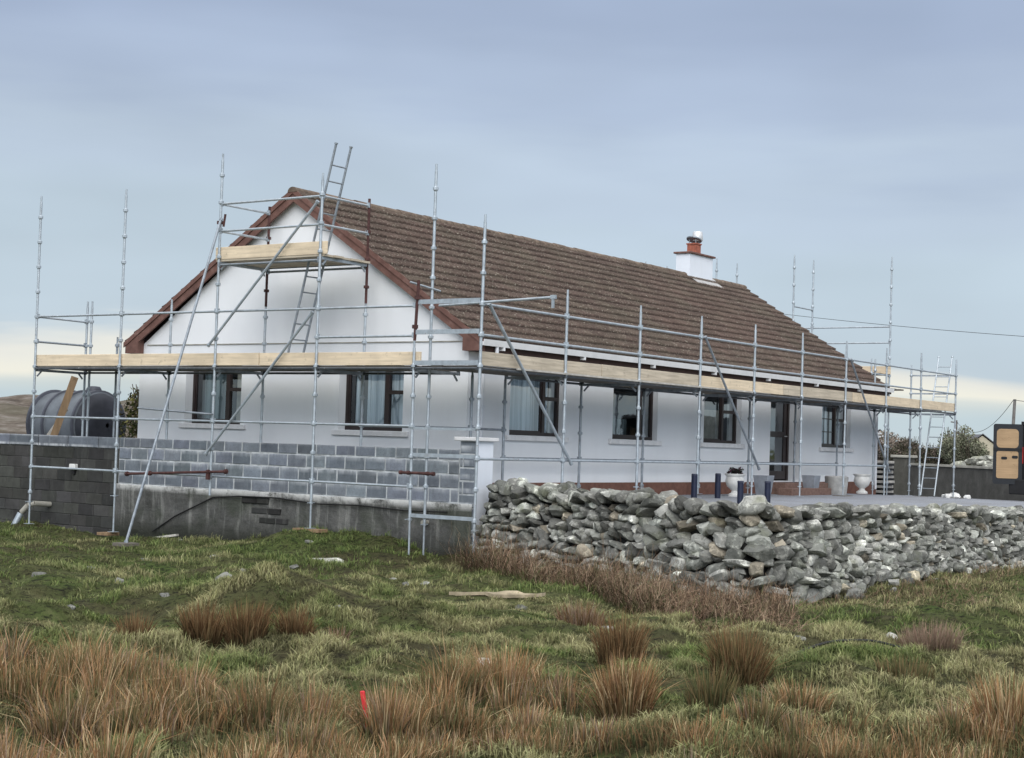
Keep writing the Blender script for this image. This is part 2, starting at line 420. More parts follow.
stops = [(-.1, sc((.05, .055, .045))), (-.004, sc((.10, .10, .09))), (.0, sc(lin(196, 208, 215))), (.018, sc(lin(192, 209, 217))), (.031, sc(lin(205, 215, 216))), (.038, sc(lin(238, 236, 224))),
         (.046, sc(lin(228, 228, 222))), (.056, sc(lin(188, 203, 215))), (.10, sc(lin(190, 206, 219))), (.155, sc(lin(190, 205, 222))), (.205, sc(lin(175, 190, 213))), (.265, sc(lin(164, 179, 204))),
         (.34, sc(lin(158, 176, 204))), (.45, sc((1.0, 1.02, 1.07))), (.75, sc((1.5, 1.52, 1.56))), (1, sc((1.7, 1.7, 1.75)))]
while len(el) < len(stops): el.new(.5)
for q, (p, c) in zip(el, stops): q.position = elev(p); q.color = c
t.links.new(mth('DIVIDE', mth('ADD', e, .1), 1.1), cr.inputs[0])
# soft cloud mottling
mp2 = t.nodes.new('ShaderNodeMapping'); mp2.inputs['Scale'].default_value = (2.2, 2.2, 7); t.links.new(tc.outputs['Generated'], mp2.inputs[0])
no2 = t.nodes.new('ShaderNodeTexNoise'); no2.inputs['Scale'].default_value = 1.7; no2.inputs['Detail'].default_value = 3; t.links.new(mp2.outputs[0], no2.inputs['Vector'])
mott = mth('ADD', mth('MULTIPLY', no2.outputs['Fac'], .42), .79)
vm = t.nodes.new('ShaderNodeVectorMath'); vm.operation = 'SCALE'; t.links.new(cr.outputs[0], vm.inputs[0]); t.links.new(mott, vm.inputs['Scale'])
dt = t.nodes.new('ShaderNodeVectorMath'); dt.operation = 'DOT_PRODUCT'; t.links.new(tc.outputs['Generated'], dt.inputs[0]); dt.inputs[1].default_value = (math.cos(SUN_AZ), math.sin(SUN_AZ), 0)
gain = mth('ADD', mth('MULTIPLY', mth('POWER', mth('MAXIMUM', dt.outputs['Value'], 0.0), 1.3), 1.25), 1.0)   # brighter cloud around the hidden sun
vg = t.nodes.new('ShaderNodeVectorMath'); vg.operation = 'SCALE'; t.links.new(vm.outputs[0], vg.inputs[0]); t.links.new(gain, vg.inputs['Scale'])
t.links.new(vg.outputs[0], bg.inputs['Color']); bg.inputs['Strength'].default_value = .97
bg2 = t.nodes.new('ShaderNodeBackground'); bg2.inputs['Strength'].default_value = .006; t.links.new(sky.outputs[0], bg2.inputs['Color'])
ad = t.nodes.new('ShaderNodeAddShader'); t.links.new(bg.outputs[0], ad.inputs[0]); t.links.new(bg2.outputs[0], ad.inputs[1])
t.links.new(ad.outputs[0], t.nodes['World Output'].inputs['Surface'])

sl = bpy.data.lights.new('sun', 'SUN'); so = bpy.data.objects.new('sun', sl); COL.objects.link(so)
sl.energy = 1.55; sl.angle = math.radians(40); sl.color = (1, .965, .92)
sd = Vector((math.cos(SUN_AZ)*math.cos(SUN_EL), math.sin(SUN_AZ)*math.cos(SUN_EL), math.sin(SUN_EL)))
so.rotation_euler = (-sd).to_track_quat('-Z', 'Y').to_euler()

scene.view_settings.view_transform = 'Standard'; scene.view_settings.look = 'None'; scene.view_settings.exposure = 0; scene.view_settings.gamma = 1

# ------------------------------------------------------------------ ground, hill, yard
def build_ground():
    n = 860; a, k = 5.5, 6.9
    tt = np.linspace(-1, 1, n); cs = a*np.sinh(k*tt)
    X, Y = np.meshgrid(-6.5 + cs, -4.5 + cs, indexing='ij')
    Z = hground(X, Y)
    V = np.stack([X, Y, Z], -1).reshape(-1, 3)
    i, j = np.meshgrid(np.arange(n-1), np.arange(n-1), indexing='ij'); b = (i*n + j).ravel()
    T = np.stack([b, b+n, b+n+1, b+1], 1)
    tag(npmesh('ground', V, T, M['ground'], smooth=True), kind='structure')
build_ground()

def build_hill():
    n, mm = 260, 30
    V = []
    for i in range(n):
        az = math.radians(38 + 42*i/(n-1))
        for j in range(mm):
            r = 95 + 80*j/(mm-1); f = math.sin(PI*min(1, (j/(mm-1))*1.35)/2) if j < mm*.8 else 1
            x = CAM[0] + r*math.cos(az); y = CAM[1] + r*math.sin(az)
            edge = min(1, (i/n)*5)
            h = -3.2 + f*edge*(4.3 + 1.6*(float(vnoise(x, y, 22, 9))-.5) + 1.1*(float(vnoise(x, y, 6, 8))-.5) + .8*(float(vnoise(x, y, 2.2, 7))-.5))
            V.append((x, y, h))
    T = []
    for i in range(n-1):
        for j in range(mm-1): b = i*mm+j; T.append((b, b+1, b+mm+1, b+mm))
    tag(npmesh('hill', V, T, M['hill'], smooth=False), kind='structure')
build_hill()

def build_yard():
    b = MB()
    xs = [0.95 + i*1.0 for i in range(0, 60)]
    ys = [-5.25 + j*1.0 for j in range(0, 42)]
    def xl(y):   # left limit following the rubble wall
        if y >= .15: return 1.3
        return .85 + (y - .4)*(2.3/5.9) + .42
    V = []; F = []; idx = {}
    for j, y in enumerate(ys):
        for i in range(60):
            x = xl(y) + i*1.0; idx[i, j] = len(V); V.append((x, y, yz(x, y)))
    for i in range(59):
        for j in range(41): F.append((idx[i, j], idx[i+1, j], idx[i+1, j+1], idx[i, j+1]))
    b.add(V, F); tag(b.build('yard', M['gravel']), kind='structure')
build_yard()

# ------------------------------------------------------------------ bungalow
GX, FY, RY, RX = 1.75, 1.53, 9.9, 20.3        # gable plane, front plane, rear plane, far gable plane
EZ, RZ, EY, RYM = .58, 3.44, 1.20, 5.68       # eaves z/y, ridge z/y
house = thing('bungalow', 'white rendered bungalow with brown tiled roof inside the scaffolding', 'house', (GX, FY, -2.3))
def openings_wall(b, u0, u1, z0, z1, ops, P, depth, inward):
    us = sorted({u0, u1} | {o[0] for o in ops} | {o[1] for o in ops}); zs = sorted({z0, z1} | {o[2] for o in ops} | {o[3] for o in ops})
    for i in range(len(us)-1):
        for j in range(len(zs)-1):
            cu = (us[i]+us[i+1])/2; cz = (zs[j]+zs[j+1])/2
            if any(o[0] < cu < o[1] and o[2] < cz < o[3] for o in ops): continue
            b.add([P(us[i], zs[j], 0), P(us[i+1], zs[j], 0), P(us[i+1], zs[j+1], 0), P(us[i], zs[j+1], 0)], [(0,1,2,3)])
    for a0, a1, c0, c1 in [o[:4] for o in ops]:
        for (ua, za, ub, zb) in ((a0, c0, a0, c1), (a1, c0, a1, c1), (a0, c0, a1, c0), (a0, c1, a1, c1)):
            b.add([P(ua, za, 0), P(ub, zb, 0), P(ub, zb, depth), P(ua, za, depth)], [(0,1,2,3)])
PF = lambda u, z, d: (u, FY + d, z)
PG = lambda u, z, d: (GX + d, u, z)
WT, WB = .26, -1.08
FW = [(3.06, 4.86), (6.66, 8.46), (10.5, 12.3), (16.77, 18.57)]
GW = [(7.01, 8.55), (2.97, 4.5)]
DOOR = (13.82, 15.5, -1.93, .26)
b = MB()
openings_wall(b, GX, RX, -2.35, .5, [(a, c, WB, WT) for a, c in FW] + [DOOR], PF, .36, 1)
openings_wall(b, FY, RY, -2.35, .5, [(a, c, WB, WT) for a, c in GW], PG, .3, 1)
b.add([(GX, FY, .5), (GX, RY, .5), (GX, RYM, 3.37)], [(0,1,2)])
b.add([(RX, FY, -2.35), (RX, RY, -2.35), (RX, RY, .5), (RX, RYM, 3.37), (RX, FY, .5)], [(0,1,2,3,4)])
b.add([(GX, RY, -2.35), (RX, RY, -2.35), (RX, RY, .5), (GX, RY, .5)], [(0,1,2,3)])
b.build('wall', M['render'], house)
b = MB(); b.box((GX+.37, FY+.6, -2.3), (RX-.1, RY-.1, -2.2)); b.box((GX+.3, FY+2.6, -2.2), (RX-.1, FY+2.7, .5)); b.box((GX+2.4, FY+.6, -2.2), (GX+2.5, RY-.1, .5)); b.box((GX+.3, FY+.4, .45), (RX-.1, RY-.1, .5))
b.build('inner_partition', M['dark'], house)
b = MB(); b.box((GX-.022, FY-.022, -2.4), (DOOR[0], FY+.02, -1.95)); b.box((DOOR[1], FY-.022, -2.4), (RX+.02, FY+.02, -1.95)); b.box((GX-.02, FY+.022, -2.4), (GX+.02, RY, -1.97))
b.build('plinth', M['plinth'], house)
b = MB(); b.tube((GX-.012, FY, .535), (GX-.012, RY-.2, .535), .012, 5); b.build('render_bead', M['pvc'], house)

def window(P, a, c, z0, z1, fr_d, kind, mull, flip):
    """frame set back in its opening; sub-parts: panes, sill, curtain"""
    f = MB()
    def bar(ua, ub, za, zb, d0=0, d1=.07):
        p = P(ua, za, fr_d + d0); q = P(ub, zb, fr_d + d1)
        f.box(tuple(min(i, j) for i, j in zip(p, q)), tuple(max(i, j) for i, j in zip(p, q)))
    t = .065
    bar(a, c, z0, z0+t); bar(a, c, z1-t, z1); bar(a, a+t, z0+t, z1-t); bar(c-t, c, z0+t, z1-t)
    bar(mull-.045, mull+.045, z0+t, z1-t, -.006, .072)
    tz = z0 + (z1-z0)*.53
    s0, s1 = (mull+.045, c-t) if not flip else (a+t, mull-.045)
    l0, l1 = (a+t, mull-.045) if not flip else (mull+.045, c-t)
    if kind != 'plain':
        bar(s0, s1, tz-.035, tz+.035, -.004, .07)
    for (m0, m1, n0, n1) in ((l0, l1, z0+t, z1-t),):      # casement sash
        bar(m0, m1, n0, n0+.03, .012, .05); bar(m0, m0+.03, n0+.03, n1, .012, .05); bar(m1-.03, m1, n0+.03, n1, .012, .05)
    fo = f.build('window', M['frame'], house)
    def pane(ua, ub, za, zb):
        g = MB(); g.add([P(ua, za, fr_d+.035), P(ub, za, fr_d+.035), P(ub, zb, fr_d+.035), P(ua, zb, fr_d+.035)], [(0,1,2,3)]); g.build('pane', M['glass'], fo)
    pane(l0, l1, z0+t, z1-t)
    if kind != 'plain': pane(s0, s1, z0+t, tz-.035); pane(s0, s1, tz+.035, z1-t)
    else: pane(s0, s1, z0+t, z1-t)
    s = MB(); p = P(a-.16, z0-.10, -.07); q = P(c+.10, z0-.005, fr_d-.004)
    s.box(tuple(min(i, j) for i, j in zip(p, q)), tuple(max(i, j) for i, j in zip(p, q))); s.build('sill', M['sill'], fo, bevel=.008)
    return fo
def curtain(fo, P, ua, ub, z0, z1, d, mat, amp=.03, per=.14):
    g = MB(); n = max(8, int((ub-ua)/.025)); vs = []; fs = []
    for i in range(n+1):
        u = ua + (ub-ua)*i/n; o = amp*math.sin(2*PI*u/per + 1.3*math.sin(u*3.1))
        vs += [P(u, z0, d+o*1.2), P(u, z1, d+o*.7)]
    for i in range(n): fs.append((2*i, 2*i+2, 2*i+3, 2*i+1))
    g.add(vs, fs); g.build('curtain', mat, fo, smooth=True)
w1 = window(PF, *FW[0], WB, WT, .12, 'tr', 4.33, False); curtain(w1, PF, 3.1, 4.8, WB+.02, WT, .34, M['net'])
w2 = window(PF, *FW[1], WB, WT, .12, 'plain', 7.95, False)
g = MB(); g.box((6.7, FY+.45, WB+.02), (7.95, FY+.47, WB+.42)); g.build('blind', M['drape'], w2)
w3 = window(PF, *FW[2], WB, WT, .12, 'tr', 11.6, False)
g = MB(); g.box((11.3, FY+.5, WB+.02), (12.2, FY+.52, WB+.75)); g.build('blind', M['beige'], w3)
w4 = window(PF, *FW[3], WB, WT, .12, 'tr', 17.85, False); curtain(w4, PF, 17.0, 17.8, WB+.02, WT, .36, M['net'])
g = MB()
for k in range(1, 4):
    zz = WB+.065+k*.33; g.box((16.9, FY+.139, zz-.012), (17.8, FY+.149, zz+.012))
for k in range(1, 3): xx = 16.9+k*.3; g.box((xx-.012, FY+.137, WB+.07), (xx+.012, FY+.147, WT-.07))
g.build('glazing_bar', M['frame'], w4)
w5 = window(PG, *GW[0], WB+.05, WT, .2, 'tr', 7.56, True)
curtain(w5, PG, 7.7, 8.45, WB+.05, WT, .40, M['drape'], .05, .3); curtain(w5, PG, 7.05, 7.5, WB+.05, WT, .39, M['beige'], .006, .3)
w6 = window(PG, *GW[1], WB, WT, .2, 'tr', 3.5, True); curtain(w6, PG, 3.0, 4.4, WB+.02, WT, .40, M['net'])
# door set deep in its opening
d = MB(); D0, D1 = 14.12, 15.5
d.box((D0-.3, FY+.30, -1.93), (D0-.19, FY+.37, .25)); 
d.box((D0-.19, FY+.31, -1.93), (D0+.0, FY+.37, .25)); d.box((D1-.09, FY+.30, -1.93), (D1, FY+.37, .25)); d.box((D0, FY+.30, .17), (D1-.09, FY+.37, .25))
d.box((D0+.02, FY+.32, -1.9), (D0+.16, FY+.36, .17)); d.box((D1-.26, FY+.32, -1.9), (D1-.1, FY+.36, .17)); d.box((D0+.16, FY+.32, -1.9), (D1-.26, FY+.36, -1.7)); d.box((D0+.16, FY+.32, -.88), (D1-.26, FY+.36, -.74)); d.box((D0+.16, FY+.32, .05), (D1-.26, FY+.36, .17))
do = d.build('door', M['frame'], house)
g = MB(); g.add([(D0+.16, FY+.34, -1.7), (D1-.26, FY+.34, -1.7), (D1-.26, FY+.34, .05), (D0+.16, FY+.34, .05)], [(0,1,2,3)]); g.build('pane', M['glass'], do)
g = MB(); g.tube((D1-.2, FY+.31, -.85), (D1-.2, FY+.26, -.85), .012); g.tube((D1-.2, FY+.26, -.85), (D1-.34, FY+.26, -.85), .011); g.build('handle', M['cowl'], do)

# roof tiles: rolled courses as real geometry
def roof_slope(side):
    ncourse = 17; per = .155; x0, x1 = GX-.19, RX+.02; nx = int((x1-x0)/per*(6 if side == 0 else 2)); 
    ye = EY if side == 0 else 2*RYM-EY
    xs = np.linspace(x0, x1, nx+1)
    L = math.hypot(RYM-EY, RZ-EZ); dy = (RYM-EY)/L * (1 if side == 0 else -1); dz = (RZ-EZ)/L
    ny, nz = -dz*(1 if side == 0 else -1), abs(RYM-EY)/L
    tile = np.floor((xs-x0)/(2*per)).astype(int)
    V = []; T = []; Cc = []; g = L/ncourse
    for c in range(ncourse):
        wav = .022*np.abs(np.sin(np.pi*(xs-x0)/per + (c % 2)*0))**.8
        jit = (vhash(tile, np.full_like(tile, c), 3)-.5)*.006; tone = .86 + .3*vhash(tile, np.full_like(tile, c), 5)
        sag = .012*np.sin(xs*.9+c*.3)
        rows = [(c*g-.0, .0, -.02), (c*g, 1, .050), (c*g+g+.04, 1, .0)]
        o = len(V)*1
        base = len(V)
        for s_, wv, lift in rows:
            off = lift + wav*wv + jit*(lift > 0.01) + sag*.25
            for q in range(nx+1):
                V.append((xs[q], ye + dy*s_ + ny*off[q], EZ + dz*s_ + nz*off[q]))
                dk = .15 if wv == 0 else (1.2 if lift > .01 else .62)  # butts darkened, noses lightened: course shading put into the tile colour
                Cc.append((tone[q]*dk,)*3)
        for r_ in range(2):
            for q in range(nx):
                a = base + r_*(nx+1) + q; T.append((a, a+1, a+nx+2, a+nx+1))
    return V, T, Cc
V0, T0, C0 = roof_slope(0)
V1, T1, C1 = roof_slope(1)
o = len(V0)
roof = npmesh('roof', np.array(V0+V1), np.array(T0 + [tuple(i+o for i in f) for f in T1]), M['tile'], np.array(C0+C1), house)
# roof sub-parts: underside deck, ridge, barge boards, soffit
def slope_pt(y): return EZ + (RZ-EZ)*(y-EY)/(RYM-EY)
b = MB()
for (ya, yb) in ((EY-.0, RYM), (2*RYM-EY, RYM)):
    b.add([(GX-.14, ya, EZ-.05), (RX+.12, ya, EZ-.05), (RX+.12, yb, RZ-.05), (GX-.14, yb, RZ-.05)], [(0,1,2,3)])
b.build('underlay', M['soffit'], roof)
b = MB(); x = GX-.2; k = 0
while x < RX-.15:
    L = .45; r = .10; zc = RZ - .03 + rnd.uniform(-.008, .008); vs = []; n = 8
    for xx, rr in ((x, r*1.04), (x+L-.005, r*.97)):
        for q in range(n+1):
            a = PI*q/n; vs.append((xx, RYM + math.cos(a)*rr*1.15, zc + math.sin(a)*rr*.95 + (.0)))
    b.add(vs, [(q, q+1, n+2+q, n+1+q) for q in range(n)] + [tuple(range(n+1)), tuple(range(n+1, 2*n+2))]); x += L; k += 1
b.build('ridge_tile', M['ridge'], roof)
for nm, xa in (('barge_board', GX-.145), ('barge_board', RX+.115)):
    b = MB()
    for s_ in (1, -1):
        Yf = lambda y: y if s_ == 1 else 2*RYM-y
        P4 = [(EY-.02, EZ-.02), (RYM, RZ-.03), (RYM, RZ-.21), (EY+.12, EZ-.14), (EY-.02, EZ-.17)]
        b.prism([(Yf(y), z) for y, z in P4], xa-.02, xa+.02, 'x')
        P4 = [(EY-.06, EZ-.0), (RYM, RZ+.045), (RYM, RZ-.06), (EY-.06, EZ-.10)]
        b.prism([(Yf(y), z) for y, z in P4], xa-.045, xa-.022, 'x') if xa < 5 else None
    b.build(nm, M['barge'], roof)
for s_ in (1, -1):
    b = MB(); Yf = lambda y: y if s_ == 1 else 2*RYM-y
    b.prism([(Yf(EY-.02), EZ-.02), (Yf(FY+.02), EZ+.16), (Yf(FY+.02), EZ-.22), (Yf(EY-.02), EZ-.22)], GX-.17, GX-.002, 'x')
    b.build('boxed_eaves_end', M['barge'], roof)
b = MB(); b.box((GX+.0, EY-.0, EZ-.22), (RX, EY+.025, EZ-.03)); b.box((GX+.002, EY+.026, EZ-.22), (RX, FY-.004, EZ-.2)); b.box((GX, 2*RYM-EY-.025, EZ-.22), (RX, 2*RYM-EY, EZ-.03))
b.build('fascia', M['soffit'], house)
b = MB(); prof = [(.0, .0), (-.02, -.1), (-.095, -.11), (-.115, -.0), (-.105, .0), (-.09, -.095), (-.03, -.088), (-.01, 0)]
b.prism([(EY-.002+a, EZ-.02+c) for a, c in prof], GX-.16, RX+.12, 'x'); 
for xx in np.arange(2.2, 20.3, 2.66): b.box((xx, EY-.1, EZ-.19), (xx+.05, EY-.001, EZ-.131))
b.build('gutter', M['gutter'], house)
b = MB(); b.tube((2.05, EY-.06, EZ-.12), (2.05, EY-.06, EZ-.26), .034, 12); b.tube((2.05, EY-.06, EZ-.26), (2.12, FY-.05, EZ-.5), .034, 12); b.tube((2.12, FY-.05, EZ-.5), (2.12, FY-.05, -2.15), .034, 12)
for zz in (-.6, -1.4): b.box((2.07, FY-.09, zz-.02), (2.17, FY, zz+.02))
b.build('downpipe', M['upvc'], house, smooth=True)
b = MB(); b.tube((RX-.12, FY-.06, EZ-.2), (RX-.12, FY-.06, -2.15), .034, 10); b.build('downpipe', M['upvc'], house, smooth=True)
# chimney
b = MB(); b.box((16.9, 5.5, 3.0), (18.2, 5.92, 4.0)); ch = b.build('chimney', M['paint'], house)
b = MB(); b.box((16.84, 5.44, 4.0), (18.26, 5.98, 4.05)); b.build('cap', M['barge'], ch, bevel=.008)
b = MB(); b.box((17.38, 5.58, 4.06), (17.64, 5.86, 4.30)); b.box((17.36, 5.56, 4.302), (17.66, 5.88, 4.34)); b.build('flue', M['terracotta'], ch)
b = MB()
for xx, yy in ((17.42, 5.62), (17.60, 5.82), (17.42, 5.82), (17.6, 5.62)): b.tube((xx, yy, 4.335), (xx, yy, 4.45), .012, 5)
n = 18; vs = [(17.51+.21*math.cos(2*PI*k/n), 5.72+.21*math.sin(2*PI*k/n), 4.43+dz_ - .3*(.21*math.cos(2*PI*k/n)-.0)) for dz_ in (0, .03) for k in range(n)]
b.add(vs, [(k, (k+1) % n, n+(k+1) % n, n+k) for k in range(n)] + [tuple(range(n)), tuple(range(n, 2*n))]); b.build('cowl_plate', M['galv_dull'], ch)
b = MB(); b.lathe((17.62, 5.68, 4.42), [(.14, 0), (.15, .03), (.135, .22), (.12, .25)], 16); b.build('cowl', M['cowl'], ch, smooth=True)
b = MB(); off = .065
def rp(x, y, o_=off): return (x, y, slope_pt(y)+o_)
b.add([rp(16.85, 5.47), rp(18.3, 5.47), rp(18.3, 5.14), rp(16.85, 5.14)], [(0,1,2,3)]); b.add([rp(16.9, 5.62, .09), rp(18.4, 5.62, .09), rp(18.4, 5.48, .075), rp(16.9, 5.48, .075)], [(0,1,2,3)])
b.build('flashing', M['lead'], ch)

# brick steps in front of the door
st = thing('door_step', 'low brown brick steps below the dark front door', 'steps', (14.3, 1.0, -2.22))
b = MB(); b.box((13.3, .85, -2.3), (15.7, FY-.03, -1.95)); b.build('upper_step', M['brick'], st, bevel=.01)
b = MB(); b.box((12.9, .5, -2.3), (15.1, .848, -2.06)); b.build('lower_step', M['brick'], st, bevel=.01)

# ------------------------------------------------------------------ block wall, gate pillar
WX = .80
def course_blocks(b, cols, y0, y1, z0, z1, x, depth, blen, shift, tone, bev=.012, gap=.024):
    y = y0 - shift
    while y < y1:
        a = max(y, y0) + gap/2; c = min(y+blen, y1) - gap/2
        if c - a > .05:
            jx = rnd.uniform(-.006, .006); tn = tone*rnd.uniform(.72, 1.3)
            k0 = len(b.v); z0_, z1_ = z0+gap/2+rnd.uniform(-.003, .003), z1-gap/2
            X0, X1 = x+jx, x+depth
            b.add([(X1, a, z0_), (X1, c, z0_), (X1, c, z1_), (X1, a, z1_), (X0+bev, a, z0_), (X0+bev, c, z0_), (X0+bev, c, z1_), (X0+bev, a, z1_),
                   (X0, a+bev, z0_+bev), (X0, c-bev, z0_+bev), (X0, c-bev, z1_-bev), (X0, a+bev, z1_-bev)],
                  [(0,1,2,3), (0,4,5,1), (1,5,6,2), (2,6,7,3), (3,7,4,0), (4,8,9,5), (5,9,10,6), (6,10,11,7), (7,11,8,4), (8,11,10,9)])
            cols += [(tn, tn*rnd.uniform(.97, 1.03), tn*rnd.uniform(.96, 1.05))]*12
        y += blen
def build_attr(b, cols, name, mat, parent=None):
    ob = b.build(name, mat, parent)
    at = ob.data.color_attributes.new('col', 'FLOAT_COLOR', 'POINT')
    c = np.ones((len(cols), 4), np.float32); c[:, :3] = np.array(cols); at.data.foreach_set('color', c.ravel()); return ob
bw = thing('block_wall', 'grey concrete block garden wall with pale mortar drips under the gable scaffold', 'wall', (WX, 5, -3.0))
b = MB(); cols = []
zs = [-1.355, -1.555, -1.79, -2.03, -2.27]
for i in range(4): course_blocks(b, cols, .95, 9.35, zs[i+1], zs[i], WX, .2, .46, [0, .23, .05, .28][i], [1.0, 1.05, 1.0, 1.1][i])
build_attr(b, cols, 'block_course', M['block'], bw)
b = MB(); b.box((WX+.012, .94, -2.3), (WX+.19, 9.35, -1.365)); b.build('mortar_bed', M['mortar'], bw)
# weathered plaster footing: uneven sheet
def rough_sheet(y0, y1, z0, z1, x, amp, step=.06, lip=.05):
    b = MB(); ny = int((y1-y0)/step); nz = int((z1-z0)/step); vs = []
    for i in range(ny+1):
        for j in range(nz+1):
            y = y0+(y1-y0)*i/ny; z = z0+(z1-z0)*j/nz
            d_ = (float(vnoise(y, z*1.6, .4, 4))-.5)*amp + (float(vnoise(y, z, .13, 6))-.5)*amp*.6
            if j == nz: z += (float(vnoise(y, 0, .35, 4))-.5)*.035
            vs.append((x - d_, y, z))
    fs = [(i*(nz+1)+j, (i+1)*(nz+1)+j, (i+1)*(nz+1)+j+1, i*(nz+1)+j+1) for i in range(ny) for j in range(nz)]
    top = len(vs); vs2 = [(x+lip, y0+(y1-y0)*i/ny, z1+.005) for i in range(ny+1)]
    fs += [(i*(nz+1)+nz, (i+1)*(nz+1)+nz, top+i+1, top+i) for i in range(ny)]
    b.add(vs+vs2, fs); return b
ft = rough_sheet(.62, 9.36, -3.5, -2.275, WX-.055, .035, .07, .12).build('plaster_footing', M['plaster'], bw)
b = MB(); cols = []
for i, (z0, z1, y0, y1) in enumerate([(-2.5, -2.36, 5.2, 5.9), (-2.68, -2.55, 4.9, 5.7), (-2.85, -2.72, 4.7, 5.5)]): course_blocks(b, cols, y0, y1, z0, z1, WX-.082, .1, .42, .1, .8)
build_attr(b, cols, 'exposed_block', M['oldblock'], bw)
b = MB(); cable = [(WX-.10, 8.2, -3.15), (WX-.09, 7.6, -2.82), (WX-.09, 7.1, -2.62), (WX-.10, 6.6, -2.42), (WX-.1, 5.9, -2.37), (WX-.1, 5.0, -2.36), (WX-.1, 4.0, -2.42), (WX-.1, 3.0, -2.40), (WX-.1, 2.0, -2.44), (WX-.1, 1.1, -2.42)]
b.path(cable, .014, 6); ca = b.build('cable', M['hose'], origin=cable[5]); tag(ca, 'black cable clipped along the foot of the block wall', 'cable')
b = MB(); b.lathe((0, 0, 0), [(.03, 0), (.042, 0), (.042, .16), (.03, .16)], 12)
dp = b.build('drain_outlet', M['pvc'], origin=(0, 0, 0)); dp.rotation_euler = (0, -PI/2, 0); dp.location = (WX-.02, 1.55, -2.62); tag(dp, 'short drain outlet poking from the plaster near the gate pillar', 'pipe')

ow = thing('old_block_wall', 'dark mossy old stretch of block wall below the tank at left edge', 'wall', (WX, 12, -3.2))
b = MB(); cols = []
course_blocks(b, cols, 9.36, 18.5, -1.60, -1.355, WX-.005, .2, .92, .3, .85); build_attr(b, cols, 'coping_block', M['block'], ow)
b = MB(); cols = []
zz = -1.60
for i in range(8): course_blocks(b, cols, 9.36, 18.5, zz-.225, zz, WX+.01, .2, .46, [0, .23][i % 2], 1.0, .010, .006); zz -= .225
build_attr(b, cols, 'block_course', M['oldblock'], ow)
b = MB(); b.box((WX+.024, 9.36, -3.5), (WX+.2, 18.5, -1.37)); b.build('mortar_bed', M['darkmortar'], ow)

gp = thing('gate_pillar', 'block gate pillar with white painted side and flat cap', 'pillar', (1.0, .75, -2.3))
b = MB(); cols = []
zz = -1.215
for i in range(9): course_blocks(b, cols, .60, .935, zz-.225, zz, WX-.02, .35, [.40, .46][i % 2], [.0, .2][i % 2], .95); zz -= .225
build_attr(b, cols, 'block_face', M['block'], gp)
b = MB(); b.box((WX-.008, .605, -3.3), (1.22, .93, -1.217)); b.build('mortar_bed', M['mortar'], gp)
b = MB(); b.box((WX-.024, .57, -3.2), (1.24, .598, -1.216)); b.build('painted_side', M['paint'], gp)
b = MB(); b.box((WX-.08, .50, -1.214), (1.31, 1.02, -1.15)); b.build('cap', M['sill'], gp, bevel=.01)

# bits fixed on the old wall
jb = thing('junction_box', 'small white box fixed to the dark old block wall', 'box', (WX-.03, 10.65, -2.0))
b = MB(); b.box((WX-.08, 10.56, -2.05), (WX+.012, 10.74, -1.93)); b.build('lid', M['white'], jb, bevel=.012)
b = MB(); b.box((WX-.05, 10.61, -2.13), (WX+.012, 10.68, -2.052)); b.build('gland', M['blacktrim'], jb)
pp = thing('waste_pipe', 'bent grey waste pipe at the foot of the leftmost pole', 'pipe', (.3, 11.6, -3.2))
b = MB(); b.path([(.8, 11.35, -2.78), (.45, 11.42, -2.76), (.36, 11.5, -2.80), (.3, 11.62, -2.95)], .055, 10); b.build('elbow', M['pvc'], pp, smooth=True)
b = MB(); b.tube((.29, 11.63, -2.97), (.2, 11.7, -3.22), .068, 12); b.build('socket', M['galv'], pp, smooth=True)

# ------------------------------------------------------------------ scaffolding
sca = thing('scaffolding', 'galvanised steel tube scaffolding wrapped around the bungalow with timber decks', 'scaffolding', (0, 0, -3.2))
cnt = {'ledger': 0}
def standard(x, y, z0, z1, mat='galv', base=None, lean=(0, 0), cups=True, r=.0245, off=0.0):
    b = MB(); lx, ly = lean
    P = lambda z: (x + lx*z, y + ly*z, z)
    b.tube(P(z0), P(z1-.12), r, 10); b.tube(P(z1-.12), P(z1), r*.78, 8)
    if cups:
        k = math.ceil((z0+.02)/.5)*.5 + off
        while k < z1-.15:
            b.tube(P(k-.022), P(k+.022), .047, 8); b.tube(P(k+.022), P(k+.05), .033, 8, .0245); b.tube(P(k-.05), P(k-.022), .0245, 8, .033); k += .5
    o = b.build('standard', M[mat], sca, smooth=True)
    if base is not None:
        j = MB(); j.tube(P(base), P(z0+.02), .017, 8); j.box((x+lx*base-.075, y+ly*base-.075, base), (x+lx*base+.075, y+ly*base+.075, base+.008)); 
        nz = z0-.03; j.tube((x-.09, y, nz), (x+.09, y, nz), .01, 6); j.tube(P(nz-.02), P(nz+.02), .03, 8); j.build('base_jack', M['galv'], o)
    return o
def ledger(p, q, mat='galv', r=.0215, name='ledger', ends=True):
    b = MB(); p = Vector(p); q = Vector(q); d_ = (q-p).normalized(); b.tube(p+d_*.03, q-d_*.03, r, 8)
    if ends:
        for e_, s_ in ((p, 1), (q, -1)): b.beam(e_+d_*.025*s_+Vector((0,0,-.035)), e_+d_*.025*s_+Vector((0,0,.055)), .05, .04)
    cnt['ledger'] += 1
    return b.build(name, M[mat], sca, smooth=True)
def transom(p, q, mat='galv_dull', flat=True):
    b = MB(); p = Vector(p); q = Vector(q); b.beam(p, q, .045, .05); d_ = (q-p).normalized()
    for e_, s_ in ((p, 1), (q, -1)):     # curved end gussets under the bearer
        b.beam(e_+d_*.03*s_+Vector((0,0,-.12)), e_+d_*.13*s_+Vector((0,0,-.02)), .02, .03)
    return b.build('transom', M[mat], sca)
